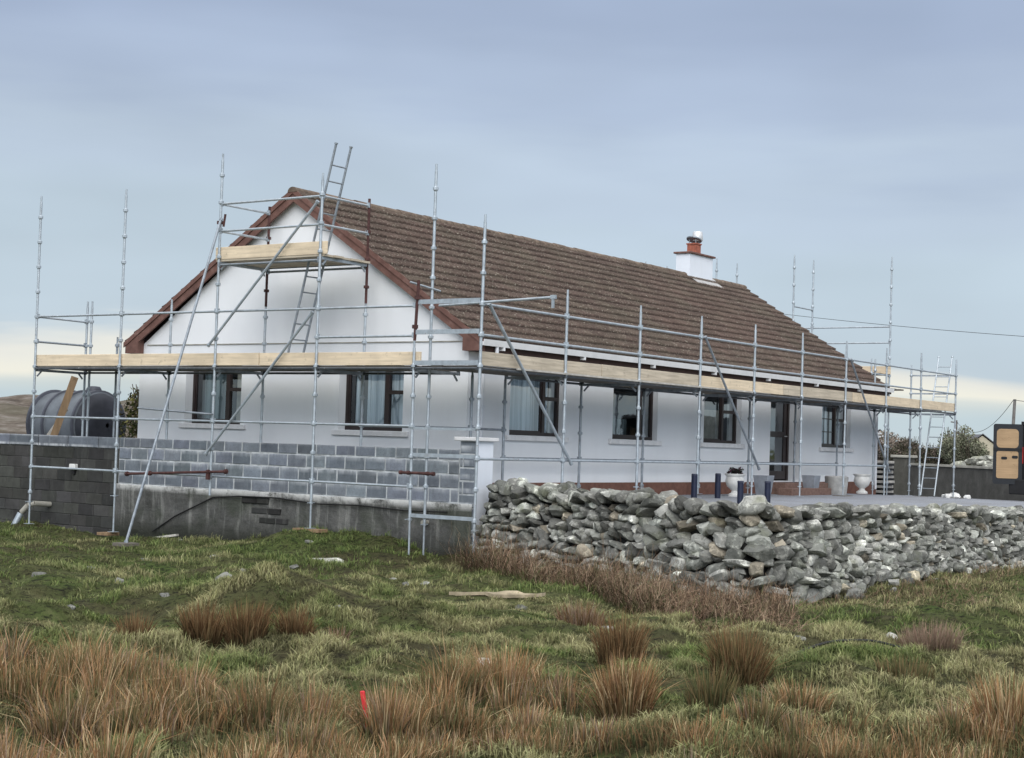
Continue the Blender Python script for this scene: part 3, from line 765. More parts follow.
def frame_bar(p, q, h=.05, mat='galv'):
    b = MB(); b.beam(p, q, .035, h); return b.build('handrail_bar', M[mat], sca)

XS = [0, 2.52, 5.05, 7.43, 9.83, 12.2, 14.63, 17.13, 19.5, 22.1]
GY = [1.36, 3.52, 5.98, 8.53, 11.02]
IN = 1.27
L4 = -.03
bases = [-3.24, -2.22, -2.22, -2.22, -2.22, -2.24, -2.24, -2.27, -2.32, -2.36]
for i, x in enumerate(XS):
    z1 = [2.45, 1.47, 1.42, 1.42, 1.44, 1.44, 1.43, 1.43, 1.46, 1.44][i]
    standard(x, 0, bases[i]+(.62 if i == 0 else .28), z1, base=bases[i]+.03, lean=(0, .004*((i*7) % 3-1)))
    if i > 0: standard(x if i < 9 else 22.1, IN, bases[i]+.2, (.02 if i < 8 else 1.3), 'galv_dull' if i < 8 else 'galv', base=bases[i]+.03)
standard(1.27, 1.08, -2.9, .03, 'galv_dull')
gz_b = [-3.26, -2.84, None, -3.19, -3.17]; tops = [.42, 3.37, 3.9, 3.41, 3.43]
for i, y in enumerate(GY):
    if gz_b[i] is None: standard(0, y, -2.35, tops[i])
    else: standard(0, y, gz_b[i]+(.75 if i in (0, 3) else .5), tops[i], base=gz_b[i]+.03, lean=(0, [.01, 0, 0, .004, .008][i]))
standard(.34, 1.29, -2.6, 3.42, base=-3.2)
for i, y in enumerate(GY[1:]): standard(IN, y, -2.4, [1.28, 1.28, 1.4, 1.42][i])
standard(IN, GY[4]-.14, -2.4, 1.42); standard(IN, GY[4]-.95, -2.3, .67, 'galv_dull')
for y in (GY[1], GY[2]):       # rusty extension tubes of the upper stage
    b = MB(); b.tube((IN, y, 1.2), (IN, y, 3.1), .0245, 8)
    for k in (1.5, 2.0, 2.5): b.tube((IN, y, k-.025), (IN, y, k+.025), .05, 8)
    b.build('rusty_standard', M['rust'], sca, smooth=True)
b = MB(); b.tube((0, 1.36, .42), (-.02, 1.30, 1.42), .026, 8); b.tube((0, 1.36, .62), (0, 1.36, .68), .052, 8); b.tube((-.015, 1.315, 1.1), (-.015, 1.315, 1.16), .052, 8); b.build('rusty_standard', M['rust'], sca, smooth=True)
b = MB(); b.tube((0, 1.5, 1.40), (.45, 1.2, 1.28), .018, 8); b.build('hooked_tube', M['galv_dull'], sca)
# front guard rails, lower ledgers, inner ledgers
for i in range(9):
    for z in (1.0, .5, -1.5): ledger((XS[i], 0, z), (XS[i+1], 0, z)) if not (i == 8 and z == -1.5) and not (i == 7 and z == -1.5) else None
    ledger((XS[i], 0, L4-.01), (XS[i+1], 0, L4-.01), 'galv_shaded')
    if 1 <= i < 7: ledger((XS[i], IN, -1.5), (XS[i+1], IN, -1.5), 'galv_dull')
    if 1 <= i < 9: ledger((XS[i], IN, L4-.03), (XS[i+1], IN, L4-.03), 'galv_shaded')
ledger((1.27, 1.08, -1.0), (XS[1], IN, -1.0), 'galv_dull')
# gable guard rails and ledgers
ys = [0] + GY
for i in range(5):
    if i > 0:
        ledger((0, ys[i], 1.0), (0, ys[i+1], 1.0)); ledger((0, ys[i], -1.0), (0, ys[i+1], -1.0))
        ledger((0, ys[i], -2.0), (0, ys[i+1], -2.0)); ledger((IN, ys[i], L4-.03), (IN, ys[i+1], L4-.03), 'galv_shaded')
    ledger((0, ys[i], L4-.01), (0, ys[i+1], L4-.01), 'galv_shaded')
ledger((0, 3.52, .5), (0, 1.36, .5)); ledger((0, -1.37, 1.07), (0, 0.9, .99), name='overhanging_tube', ends=False)
b = MB(); b.beam((0, -1.37, 1.08), (0, -1.37, .9), .04, .03); b.beam((0, -1.42, 1.075), (0, -1.33, 1.075), .05, .06); b.build('tube_hook', M['galv'], sca)
ledger((IN, 1.08, -1.0), (IN, 3.52, -1.0), 'galv_dull')
ledger((0, GY[4], 1.0), (IN, GY[4], .99)); ledger((0, GY[4], .5), (IN, GY[4], .5), 'galv_dull')
for z in (1.03, .53, 0.02, -1.5, -2.5): frame_bar((0, 0.03, z+.03), (0, 1.33, z+.03), .075 if z > -1 else .06)
frame_bar((0, .03, -1.03), (0, 1.33, -1.03), .04)
for i, x in enumerate(XS[1:]): transom((x, .03, L4-.04), (x, IN-.03, L4-.04))
for y in GY: transom((.03, y, L4-.04), (IN-.03, y, L4-.04))
for z in (1.0, .5): frame_bar((22.1, .03, z), (22.1, IN-.03, z), .04)
# decks
def boards(axis, a0, a1, z, c0, c1, n=5, mat='woodu', jitter=.012):
    b = MB(); w_ = (c1-c0)/n
    for k in range(n):
        u0 = c0+k*w_+.006; u1 = c0+(k+1)*w_-.006; e0 = a0+rnd.uniform(-jitter, jitter)*3; e1 = a1+rnd.uniform(-jitter, jitter)*3; zz = z+rnd.uniform(-.004, .004)
        if axis == 'x': b.box((e0, u0, zz), (e1, u1, zz+.038))
        else: b.box((u0, e0, zz), (u1, e1, zz+.038))
    return b.build('deck_boards', M[mat], sca)
for i in range(9): boards('x', XS[i]+.01 if i else .03, XS[i+1]-.01 if i < 8 else 21.25, L4+.0, .05, IN-.02)
for i in range(1, 5): boards('y', ys[i]+.02, ys[i+1]-.02, L4+.0, .05, IN-.02)
def toe(p, q, z0, h=.225, mat='wood', out=(0, 0)):
    b = MB(); b.beam((p[0]+out[0], p[1]+out[1], z0+h/2), (q[0]+out[0], q[1]+out[1], z0+h/2), .038, h, (0,0,1)); return b.build('toe_board', M[mat], sca, bevel=.004)
for i, (a, c) in enumerate([(.05, 3.75), (3.78, 7.45), (7.48, 11.3), (11.33, 15.1), (15.13, 19.55), (19.6, 22.2)]): toe((a, .045), (c, .045), .012 + (i % 2)*.003, mat=['wood2', 'wood2', 'wood', 'wood2', 'wood', 'wood'][i])
for i, (a, c) in enumerate([(1.25, 4.9), (4.92, 8.5), (8.52, 11.06)]): toe((.045, a), (.045, c), .012 + (i % 2)*.003, mat='wood')
b = MB(); b.beam((1.0, -.035, .003), (9.7, -.035, .003), .03, .03); b.build('pale_batten', M['slab'], sca)
# upper stage at the apex
TZ = 1.93
boards('y', 3.45, 6.05, TZ-.01, .03, IN-.02, mat='wood2'); toe((.045, 3.4), (.045, 6.1), TZ+.025, mat='wood'); toe((IN-.05, 3.6), (IN-.05, 5.9), TZ-.03, .04, 'galv_dull')
for y in (3.52, 5.98):
    transom((.03, y, TZ-.04), (IN-.03, y, TZ-.04), 'galv'); 
    for z in (2.47, 2.97): ledger((0, y, z), (IN, y, z), 'galv')
for z in (2.47, 2.97): ledger((0, 3.52, z), (0, 5.98, z))
ledger((0, 3.52, TZ-.08), (0, 5.98, TZ-.08), 'galv_dull'); ledger((IN, 3.52, TZ-.08), (IN, 5.98, TZ-.08), 'galv_dull')
b = MB(); b.box((0-.04, 5.95, 2.6), (.04, 6.03, 2.66)); b.tube((0, 5.9, 2.55), (-.0, 5.86, 2.78), .022, 6); b.build('clamp', M['rust'], sca)
def brace(p, q, mat='galv', off=(0, 0), r=.0245):
    b = MB(); p = Vector(p); q = Vector(q); b.tube(p, q, r, 8); d_ = (q-p).normalized()
    for e_ in (p, q): b.tube(e_-d_*.02, e_+d_*.02, .036, 6)
    return b.build('diagonal_brace', M[mat], sca, smooth=True)
brace((-.06, 3.57, 2.86), (-.06, 6.1, .38)); brace((-.06, 3.6, .93), (-.06, 6.06, -1.6)); 
brace((-2.05, 5.85, -3.12), (-.05, 5.92, 2.68), 'galv_dull')
brace((.12, -.06, 1.0), (2.70, -.06, -1.55), r=.027); brace((7.50, -.06, 1.0), (10.03, -.06, -1.6), 'galv_dull'); brace((14.75, -.06, 1.0), (17.28, -.06, -1.62), 'galv_dull')
def loose(p, q, mat): 
    b = MB(); p = Vector(p); q = Vector(q); b.tube(p, q, .0245, 8); d_ = (q-p).normalized()
    for f_ in (.02, .25, .82, .985): c_ = p.lerp(q, f_); b.tube(c_-d_*.025, c_+d_*.025, .045 if (q-p).length > 2 else .034, 8)
    b.box(tuple(p.lerp(q, .82)-Vector((.03, .03, .14))), tuple(p.lerp(q, .82)+Vector((.03, .03, 0)))) if (q-p).length > 2 else None
    return b.build('rusty_standard', M[mat], sca, smooth=True)
loose((-.09, 8.15, -2.04), (-.09, 5.47, -1.90), 'rust'); loose((-.09, 1.5, -1.77), (-.09, .8, -1.77), 'rust')
b = MB(); b.tube((-.11, 7.85, -.79), (-.09, 5.9, -.88), .02, 8); b.build('tie_tube', M['galv_dull'], sca)
# far gable side
EG = [1.95, 4.33, 6.8, 9.2, 11.3]
for i, y in enumerate(EG):
    standard(22.2, y, -2.1, 4.36, base=-2.38)
    standard(20.9, y, -2.0, 4.36 if i else 1.4, base=-2.35)
for i in range(4):
    for z in (2.38, 1.93) if i == 0 else (2.38, ): ledger((22.2, EG[i], z), (22.2, EG[i+1], z))
    boards('y', EG[i]+.02, EG[i+1]-.02, 1.0, 20.95, 22.15, mat='woodu') if i < 3 else None
for y in EG[:3]: ledger((20.9, y, 2.9 if y > 3 else 1.0), (22.2, y, 2.9 if y > 3 else 1.0))
toe((22.15, 1.9), (22.15, 6.8), 1.04, mat='wood'); toe((20.98, 1.5), (20.98, 4.3), .56, .05, 'woodu'); 
boards('y', 1.3, 4.3, .55, 20.75, 21.6, 3, 'woodu')
# sole boards under jacks
for k, (x, y, lx, ly, z) in enumerate([(0, 3.52, .25, .6, -2.84), (0, 8.66, .3, .3, -3.2), (0, 1.36, .35, .5, -3.27), (0, .0, .3, .3, -3.26), (17.1, 0, .6, .3, -2.25), (19.5, 0, .6, .3, -2.3), (22.1, .0, .8, .3, -2.35), (14.6, 0, .5, .3, -2.23), (-2.05, 5.85, .35, .3, -3.16)]):
    b = MB(); b.box((x-lx/2, y-ly/2, z-.03), (x+lx/2, y+ly/2, z+.025)); b.build('sole_board', M['woodu' if k > 3 else 'plank'], sca, bevel=.004)

# ------------------------------------------------------------------ ladders
def ladder(p, q, wdir, width, label, mat='galv', pitch=.29):
    p = Vector(p); q = Vector(q); w_ = Vector(wdir).normalized()*width/2
    root = thing('ladder', label, 'ladder', tuple(p))
    for s_ in (-1, 1):
        b = MB(); b.tube(p+w_*s_, q+w_*s_, .022, 8); b.tube(q+w_*s_, q+w_*s_+(q-p).normalized()*.03, .032, 8); b.build('rail', M[mat], root, smooth=True)
    L = (q-p).length; k = .2
    while k < L-.1:
        c = p+(q-p)*(k/L); b = MB(); b.tube(c-w_, c+w_, .014, 6); b.build('rung', M[mat], root); k += pitch
    return root
ladder((.6, 4.62, .03), (.6, 3.60, 3.95), (1, 0, 0), .40, 'steel ladder rising from the gable deck past the roof apex', 'galv_dull')
ladder((20.92, .30, -2.28), (22.08, .30, 1.50), (0, 1, 0), .38, 'long steel ladder at the far end of the front scaffold', 'galv')

# ------------------------------------------------------------------ rubble wall
def ico(sub):
    bm = bmesh.new(); bmesh.ops.create_icosphere(bm, subdivisions=sub, radius=1)
    V = np.array([v.co[:] for v in bm.verts]); F = np.array([[v.index for v in f.verts] for f in bm.faces]); bm.free(); return V, F
ICO = {2: ico(2), 3: ico(3), 4: ico(4)}
def stone_shape(sub, r):
    V, F = ICO[sub]; V = V.copy()
    V = np.sign(V)*np.abs(V)**.72*np.array([1, 1, 1])
    for _ in range(r.integers(9, 14)):
        n = r.normal(size=3); n /= np.linalg.norm(n); d_ = r.uniform(.60, .88); t_ = V@n - d_; V = V - np.outer(np.clip(t_, 0, None), n)*.96
    ph = r.uniform(0, 6, 3); V = V*(1 + .05*np.sin(V[:, [1]]*5+ph[0]) + .045*np.sin(V[:, [2]]*7+ph[1]) + .03*np.sin(V[:, [0]]*11+ph[2]))
    return V, F
LIB = {s_: [stone_shape(s_, rng) for _ in range(n_)] for s_, n_ in ((2, 26), (3, 30))}
pts = np.array(WALLPATH); seg = np.r_[0, np.cumsum(np.hypot(*np.diff(pts, axis=0).T))]
def wp(s_):
    s_ = np.clip(s_, 0, seg[-1]-1e-6); i = int(np.searchsorted(seg, s_, 'right')-1); f = (s_-seg[i])/(seg[i+1]-seg[i]); p = pts[i]*(1-f)+pts[i+1]*f
    a = wp_t(s_-.4); c = wp_t(s_+.4); t_ = c-a; t_ /= np.linalg.norm(t_); return p, t_, np.array([t_[1], -t_[0]])*1.0
def wp_t(s_):
    s_ = np.clip(s_, 0, seg[-1]-1e-6); i = int(np.searchsorted(seg, s_, 'right')-1); f = (s_-seg[i])/(seg[i+1]-seg[i]); return pts[i]*(1-f)+pts[i+1]*f
def outn(t_):   # outward side (towards the field)
    n = np.array([t_[1], -t_[0]]); return n
def ztop(s_):
    x = wp_t(s_)[0]; c = seg[4]
    z = -2.03-.07*min(1, max(0, (s_-c+3.2)/3)) if s_ < c else -2.10 - .018*max(0, x+1)
    return z + .03*math.sin(s_*2.3) + .03*math.sin(s_*5.1+1)
stones = []
def put(pos, tdir, n, sw, sh, sd, big):
    V, F = LIB[3 if big else 2][rng.integers(0, len(LIB[3 if big else 2]))]
    a = rng.normal(0, .28); t3 = np.array([tdir[0], tdir[1], 0]); n3 = np.array([n[0], n[1], .12]); n3 /= np.linalg.norm(n3); up_ = np.cross(t3, n3); up_ = up_ if up_[2] > 0 else -up_
    e1 = t3*math.cos(a)+up_*math.sin(a); e2 = -t3*math.sin(a)+up_*math.cos(a)
    fl = rng.choice([-1, 1], 3)
    W_ = np.outer(V[:, 0]*sw*fl[0], e1) + np.outer(V[:, 2]*sh*fl[1], e2) + np.outer(V[:, 1]*sd*fl[2], n3) + pos
    F_ = F if fl.prod() > 0 else F[:, ::-1]
    tone = float(np.exp(rng.normal(-.02, .42))); tint = rng.random()
    c = np.array([tone, tone, tone*.97])*(np.array([1.12, 1.0, .86]) if tint < .06 else np.array([.98, 1.0, .98]) if tint < .5 else 1)
    dist = np.linalg.norm(pos-np.array(CAM)); stones.append((sw*sh/dist**2, W_, F_, c))
s_ = 0; L = seg[-1]
row = 0; zrow = 0.0
while zrow < 1.6:
    s_ = rng.uniform(0, .2); c4 = seg[4]
    rh = rng.uniform(.09, .16) if row % 3 else rng.uniform(.15, .22)
    while s_ < L:
        p, t_, _ = wp(s_); n = outn(t_); zt = ztop(s_); zb = gz(*(p+n*.45)) + .02 if s_ > 1.5 else -3.15
        H_ = zt-zb; near = math.exp(-((s_-c4+.6)/2.2)**2); far_ = s_ > c4+1.5
        z = zb + (zrow+rh/2)*(H_/1.36)
        ww = rng.uniform(.13, .38)*(1+.4*near)*(.84 if far_ else 1.0)
        if rng.random() < .14: ww *= .55
        if z < zt-.02:
            vfrac = (z-zb)/H_
            out = .34*(1-vfrac) + rng.normal(0, .03)
            wig = rng.normal(0, .02)
            rr = rh*rng.uniform(.85, 1.2)*(1+.3*near)
            put(np.array([*(p+t_*ww/2+n*(out-.12)), z+wig]), t_, n, ww*.54, rr*.52, rng.uniform(.13, .20), ww > .2 and not (s_ > c4+7))
        s_ += ww*.93
    zrow += rh*.92; row += 1
# cap stones and the back line of the wall top
for lane, (off, dz_) in enumerate(((-.05, .0), (-.32, .0), (-.55, -.03))):
    s_ = 0
    while s_ < L-.2:
        p, t_, _ = wp(s_); n = outn(t_); ww = rng.uniform(.16, .42)*(1 if s_ < seg[4]+1.5 else .75)
        hh = rng.uniform(.07, .13)*(1.15 if s_ < seg[4] else .9)
        put(np.array([*(p+t_*ww/2+n*(off+rng.normal(0, .03))), ztop(s_)+rng.uniform(-.04, .09)+dz_]), t_, n, ww*.58, hh, rng.uniform(.14, .22), lane == 0); s_ += ww*.88
# small packing stones and spill at the foot
for _ in range(300):
    s_ = rng.uniform(0.3, L-.2); p, t_, _ = wp(s_); n = outn(t_); zt = ztop(s_); zb = gz(*(p+n*.45)); v = rng.random()**1.3
    k = rng.uniform(.04, .08); put(np.array([*(p+n*(.34*(1-v)-.07+rng.normal(0, .02))), zb+(zt-zb)*v]), t_, n, k*1.2, k*.85, k, False)
for _ in range(60):
    s_ = rng.uniform(4.5, L-.4); p, t_, _ = wp(s_); n = outn(t_); q = p+n*rng.uniform(.45, .8); k = rng.uniform(.05, .15); put(np.array([*q, gz(*q)+k*.3]), t_, n, k*1.3, k*.8, k, k > .11)
rw = thing('dry_stone_wall', 'rough dry stone wall of lichened grey boulders holding up the yard', 'stone wall', (-1.0, -5.5, -3.2))
stones.sort(key=lambda q: -q[0])
def stone_mesh(lst, name, parent, kind=None):
    V = []; F = []; Cc = []; o = 0
    for _, W_, F_, c in lst: V.append(W_); F.append(F_+o); Cc.append(np.tile(c, (len(W_), 1))); o += len(W_)
    ob = npmesh(name, np.concatenate(V), np.concatenate(F), M['stone'], np.concatenate(Cc), parent, smooth=True)
    try: ob.data.set_sharp_from_angle(angle=math.radians(38))
    except Exception: pass
    if kind: ob['kind'] = kind
    return ob
for q in stones[:100]: stone_mesh([q], 'stone', rw)
stone_mesh(stones[100:], 'rubble', rw, 'stuff')
b = MB(); NS = 90
vs = []
for i in range(NS+1):
    s_ = .05+(L-.1)*i/NS; p, t_, _ = wp(s_); n = outn(t_); zt = ztop(s_)-.06
    for o_, z in ((.28, -3.45), (-.14, zt), (-.6, zt-.05), (-.6, -3.3)): vs.append((*(p+n*o_), z))
fs = [(i*4+k, i*4+k+1, i*4+k+5, i*4+k+4) for i in range(NS) for k in range(3)] + [(0,1,2,3), (NS*4, NS*4+1, NS*4+2, NS*4+3)]
b.add(vs, fs); b.build('gap_shade_core', M['core'], rw)  # near-black core stands in for the shade in gaps between stones

# ------------------------------------------------------------------ plants made of blades
def blades(P, H, W_, lean, cbase, ctip, seed=0, curl=.35, sway=None):
    r = np.random.default_rng(seed); n = len(P); a = r.uniform(0, 2*PI, n); la = r.uniform(0, 2*PI, n)
    if sway is not None: la = sway + r.normal(0, .9, n)
    d_ = np.stack([np.cos(a), np.sin(a), np.zeros(n)], 1); ld = np.stack([np.cos(la), np.sin(la), np.zeros(n)], 1)
    lean = np.abs(lean); up_ = np.array([0, 0, 1.0])
    m1 = P + ld*(lean*H*.35)[:, None] + up_*(H*.55)[:, None]
    tp = P + ld*(lean*H*(1+curl))[:, None] + up_*(H*np.clip(1-.35*lean, .2, 1))[:, None]
    w_ = W_[:, None]
    V = np.stack([P-d_*w_, P+d_*w_, m1-d_*w_*.75, m1+d_*w_*.75, tp], 1).reshape(-1, 3)
    b_ = (np.arange(n)*5)[:, None]
    T = np.concatenate([b_+np.array([[0, 1, 3]]), b_+np.array([[0, 3, 2]]), b_+np.array([[2, 3, 4]])])
    mid = cbase*.45+ctip*.55
    Cc = np.stack([cbase, cbase, mid, mid, ctip], 1).reshape(-1, 3)
    return V, T, Cc
def mixc(n, cols, r, v=.2):
    c = np.array(cols)[r.integers(0, len(cols), n)]; return c*r.uniform(1-v, 1+v, (n, 1))
RB = [(.022, .022, .010), (.035, .024, .012), (.02, .03, .011), (.05, .04, .02)]
RT = [(.34, .18, .08), (.44, .27, .13), (.26, .13, .06), (.60, .46, .27), (.20, .17, .07), (.50, .31, .18)]
def rush_arrays(cx, cy, rad, h, n, seed, tips=RT, bases_=RB, lean=.34):
    r = np.random.default_rng(seed); a = r.uniform(0, 2*PI, n); q = rad*np.sqrt(r.random(n))
    X = cx+q*np.cos(a); Y = cy+q*np.sin(a); Z = hground(X, Y)-.02
    H = h*r.uniform(.55, 1.08, n)*(1-.3*(q/rad)**2); ln = np.abs(r.normal(.08, .14, n)) + lean*(q/rad)*r.uniform(.3, 1, n)
    V, T, Cc = blades(np.stack([X, Y, Z], 1), H, r.uniform(.0022, .0045, n), ln, mixc(n, bases_, r), mixc(n, tips, r), seed+1)
    # fan outwards: rotate lean to radial for rim blades
    return V, T, Cc
def rush_arrays2(cx, cy, rad, h, n, seed, tips=RT, bases_=RB, fan=.45, wid=1.0):
    r = np.random.default_rng(seed); a = r.uniform(0, 2*PI, n); q = rad*np.sqrt(r.random(n))
    X = cx+q*np.cos(a); Y = cy+q*np.sin(a); P = np.stack([X, Y, hground(X, Y)-.02], 1)
    H = h*r.uniform(.5, 1.08, n)*(1-.25*(q/rad)**2); w_ = r.uniform(.0022, .0042, n)*wid
    ln = fan*(q/rad)*r.uniform(.3, 1.1, n)+np.abs(r.normal(0, .10, n))+(r.random(n) < .10)*r.uniform(.3, 1.1, n); la = a+r.normal(0, .5, n)
    bd = r.uniform(0, 2*PI, n); d_ = np.stack([np.cos(bd), np.sin(bd), 0*bd], 1); ld = np.stack([np.cos(la), np.sin(la), 0*la], 1); up_ = np.array([0,0,1.])
    m1 = P+ld*(ln*H*.42)[:, None]+up_*(H*.55)[:, None]; tp = P+ld*(ln*H*1.15)[:, None]+up_*(H*np.clip(1-.3*ln, .3, 1))[:, None]
    w_ = w_[:, None]; V = np.stack([P-d_*w_, P+d_*w_, m1-d_*w_*.8, m1+d_*w_*.8, tp], 1).reshape(-1, 3)
    b_ = (np.arange(n)*5)[:, None]; T = np.concatenate([b_+np.array([[0,1,3]]), b_+np.array([[0,3,2]]), b_+np.array([[2,3,4]])])
    cb = mixc(n, bases_, r); ct = mixc(n, tips, r); mid = cb*.4+ct*.6
    return V, T, np.stack([cb, cb, mid, mid, ct], 1).reshape(-1, 3)
def join(lst):
    V = []; T = []; Cc = []; o = 0
    for v, t_, c in lst: V.append(v); T.append(t_+o); Cc.append(c); o += len(v)
    return np.concatenate(V), np.concatenate(T), np.concatenate(Cc)
DK = [(.15, .075, .035), (.20, .11, .05), (.11, .065, .03), (.28, .18, .09)]
PK = [(.30, .2, .15), (.26, .17, .12), (.34, .25, .18)]
MX = [(.12, .12, .05), (.19, .14, .06), (.26, .18, .09), (.10, .11, .045)]
clumps = [
 (-10.86, -5.02, .17, .42, 650, DK, 'dark rusty rush clump, left of the three together on the mound'),
 (-10.63, -5.32, .19, .44, 800, DK, 'dark rusty rush clump, middle of the three together on the mound'),
 (-10.30, -5.60, .16, .36, 520, DK, 'low rusty rush clump, right of the three together on the mound'),
 (-11.24, -4.59, .14, .36, 420, DK, 'small reddish rush clump alone on the green slope at left'),
 (-9.81, -9.68, .20, .50, 1500, MX+DK+DK, 'upright dark rush clump standing alone before the stone wall'),
 (-11.87, -9.91, .17, .50, 1100, RT+DK, 'tall orange-brown rush clump at centre right of the field'),
 (-6.95, -6.44, .26, .34, 620, PK+DK, 'low dead rush clump beside the brambles under the wall'),
 (-9.75, -8.60, .20, .46, 700, DK, 'rusty rush clump behind the tall orange-brown one'),
 (-11.30, -8.55, .26, .50, 900, RT, 'wide brown rush clump at the right end of the dense rush bed'),
 (-11.67, -10.42, .15, .36, 420, MX, 'small dark green-brown rush clump in front of the lone upright one'),
 (-6.09, -9.80, .30, .38, 620, PK, 'pale pinkish dead rush clump on the wet ground at right'),
 (-8.73, -10.58, .24, .22, 360, MX, 'short sparse rush clump on the open grass at right'),
 (-11.12, -10.79, .22, .27, 460, MX+RT, 'loose green-brown rush clump in the lower right grass'),
 (-10.86, -12.08, .24, .42, 850, RT, 'tall rush clump at the lower right corner of the field'),
 (-9.91, -5.75, .10, .24, 200, PK+DK, 'tiny reddish rush tuft beside the low mound'),
]
for i, (x, y, rad, h, n, tips, lab) in enumerate(clumps):
    root = thing('rush_clump', lab, 'rushes', (x, y, gz(x, y)), 'clumps of rushes in the field')
    V, T, Cc = rush_arrays2(x, y, rad*.88, h*1.08, n, 100+i, tips, RB, .24, 1.15); npmesh('stems', V, T, M['blade'], Cc, root)

def in_poly(X, Y, poly):
    c = np.zeros(len(X), bool); n = len(poly)
    for i in range(n):
        x0, y0 = poly[i]; x1, y1 = poly[(i+1) % n]
        k = ((y0 > Y) != (y1 > Y)) & (X < (x1-x0)*(Y-y0)/((y1-y0) if y1 != y0 else 1e-9)+x0); c ^= k
    return c
BED = [(-14.08, -5.6), (-13.2, -5.9), (-12.9, -6.6), (-13.2, -7.5), (-12.9, -8.3), (-12.1, -8.45), (-11.2, -8.4), (-11.28, -9.02), (-12.4, -10.05), (-12.1, -10.66), (-11.45, -11.2), (-9.7, -12.1), (-12.4, -13.6), (-17.5, -9.0)]
r = np.random.default_rng(5); lst = []; N = 2200
X = r.uniform(-17.5, -9, N); Y = r.uniform(-13.6, -5.2, N); k = in_poly(X, Y, BED) & (vnoise(X, Y, .8, 21) > np.where(Y < -9.4, .52, .42)); X = X[k]; Y = Y[k]
for i, (x, y) in enumerate(zip(X, Y)):
    lst.append(rush_arrays2(x, y, r.uniform(.08, .20), r.uniform(.2, .48)*(.62 if y < -9.4 else 1), int(r.integers(60, 150)), 1000+i, [RT, MX+RT, PK+RT, DK+MX, MX][i % 5], RB, r.uniform(.15, .5), r.uniform(.8, 1.4)))
V, T, Cc = join(lst); tag(npmesh('rush_bed', V, T, M['blade'], Cc), 'dense bed of orange-brown rushes filling the foreground', 'rushes', kind='stuff')

# short turf
r = np.random.default_rng(9)
def turf(n, x0, x1, y0, y1, h, seed, name, label, dens_s=(.8, .3), wmul=1.0):
    r = np.random.default_rng(seed); X = r.uniform(x0, x1, n); Y = r.uniform(y0, y1, n)
    s = (X-CAM[0])*.82+(Y-CAM[1])*.573; lat = (X-CAM[0])*.573-(Y-CAM[1])*.82
    k = (np.abs(lat) < s*.46) & (s > 7.0) & ~((X > -1.2) & (Y > -5.4) & (Y < 0) & (X > .8+.39*(Y-.1))) & ~((X > .7) & (Y > 0))
    k &= (r.random(n) < .25+1.1*vnoise(X, Y, .5, 31))
    X = X[k]; Y = Y[k]; n = len(X); g = vnoise(X, Y, 1.6, 33)*.6+vnoise(X, Y, .45, 34)*.4
    G = np.array([(.115, .165, .045), (.165, .20, .065), (.08, .12, .038)])[r.integers(0, 3, n)]; B = np.array([(.36, .34, .18), (.29, .28, .13), (.22, .19, .10)])[r.integers(0, 3, n)]
    dry = 1/(1+np.exp(-(g-.56+.16*((Y < -7.0))+.1*(X < -10))*14)); dry = np.clip(dry+r.normal(0, .12, n), 0, 1)[:, None]
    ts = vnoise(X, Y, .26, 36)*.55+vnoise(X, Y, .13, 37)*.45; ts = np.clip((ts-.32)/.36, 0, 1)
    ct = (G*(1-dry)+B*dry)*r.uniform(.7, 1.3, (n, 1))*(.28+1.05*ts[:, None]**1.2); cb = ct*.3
    H = h*r.uniform(.4, 1.3, n)*(.2+1.9*ts**1.5)*(.6+.8*vnoise(X, Y, .9, 35))
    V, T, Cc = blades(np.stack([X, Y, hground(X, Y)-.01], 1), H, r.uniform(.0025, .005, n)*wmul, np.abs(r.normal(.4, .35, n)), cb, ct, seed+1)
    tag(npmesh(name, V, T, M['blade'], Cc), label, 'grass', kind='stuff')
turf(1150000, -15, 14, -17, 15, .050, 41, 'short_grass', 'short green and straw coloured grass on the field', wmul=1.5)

turf(680000, -16, -5, -15.5, -2, .048, 43, 'short_grass', 'nearer short wet grass between the rush clumps', wmul=1.1)

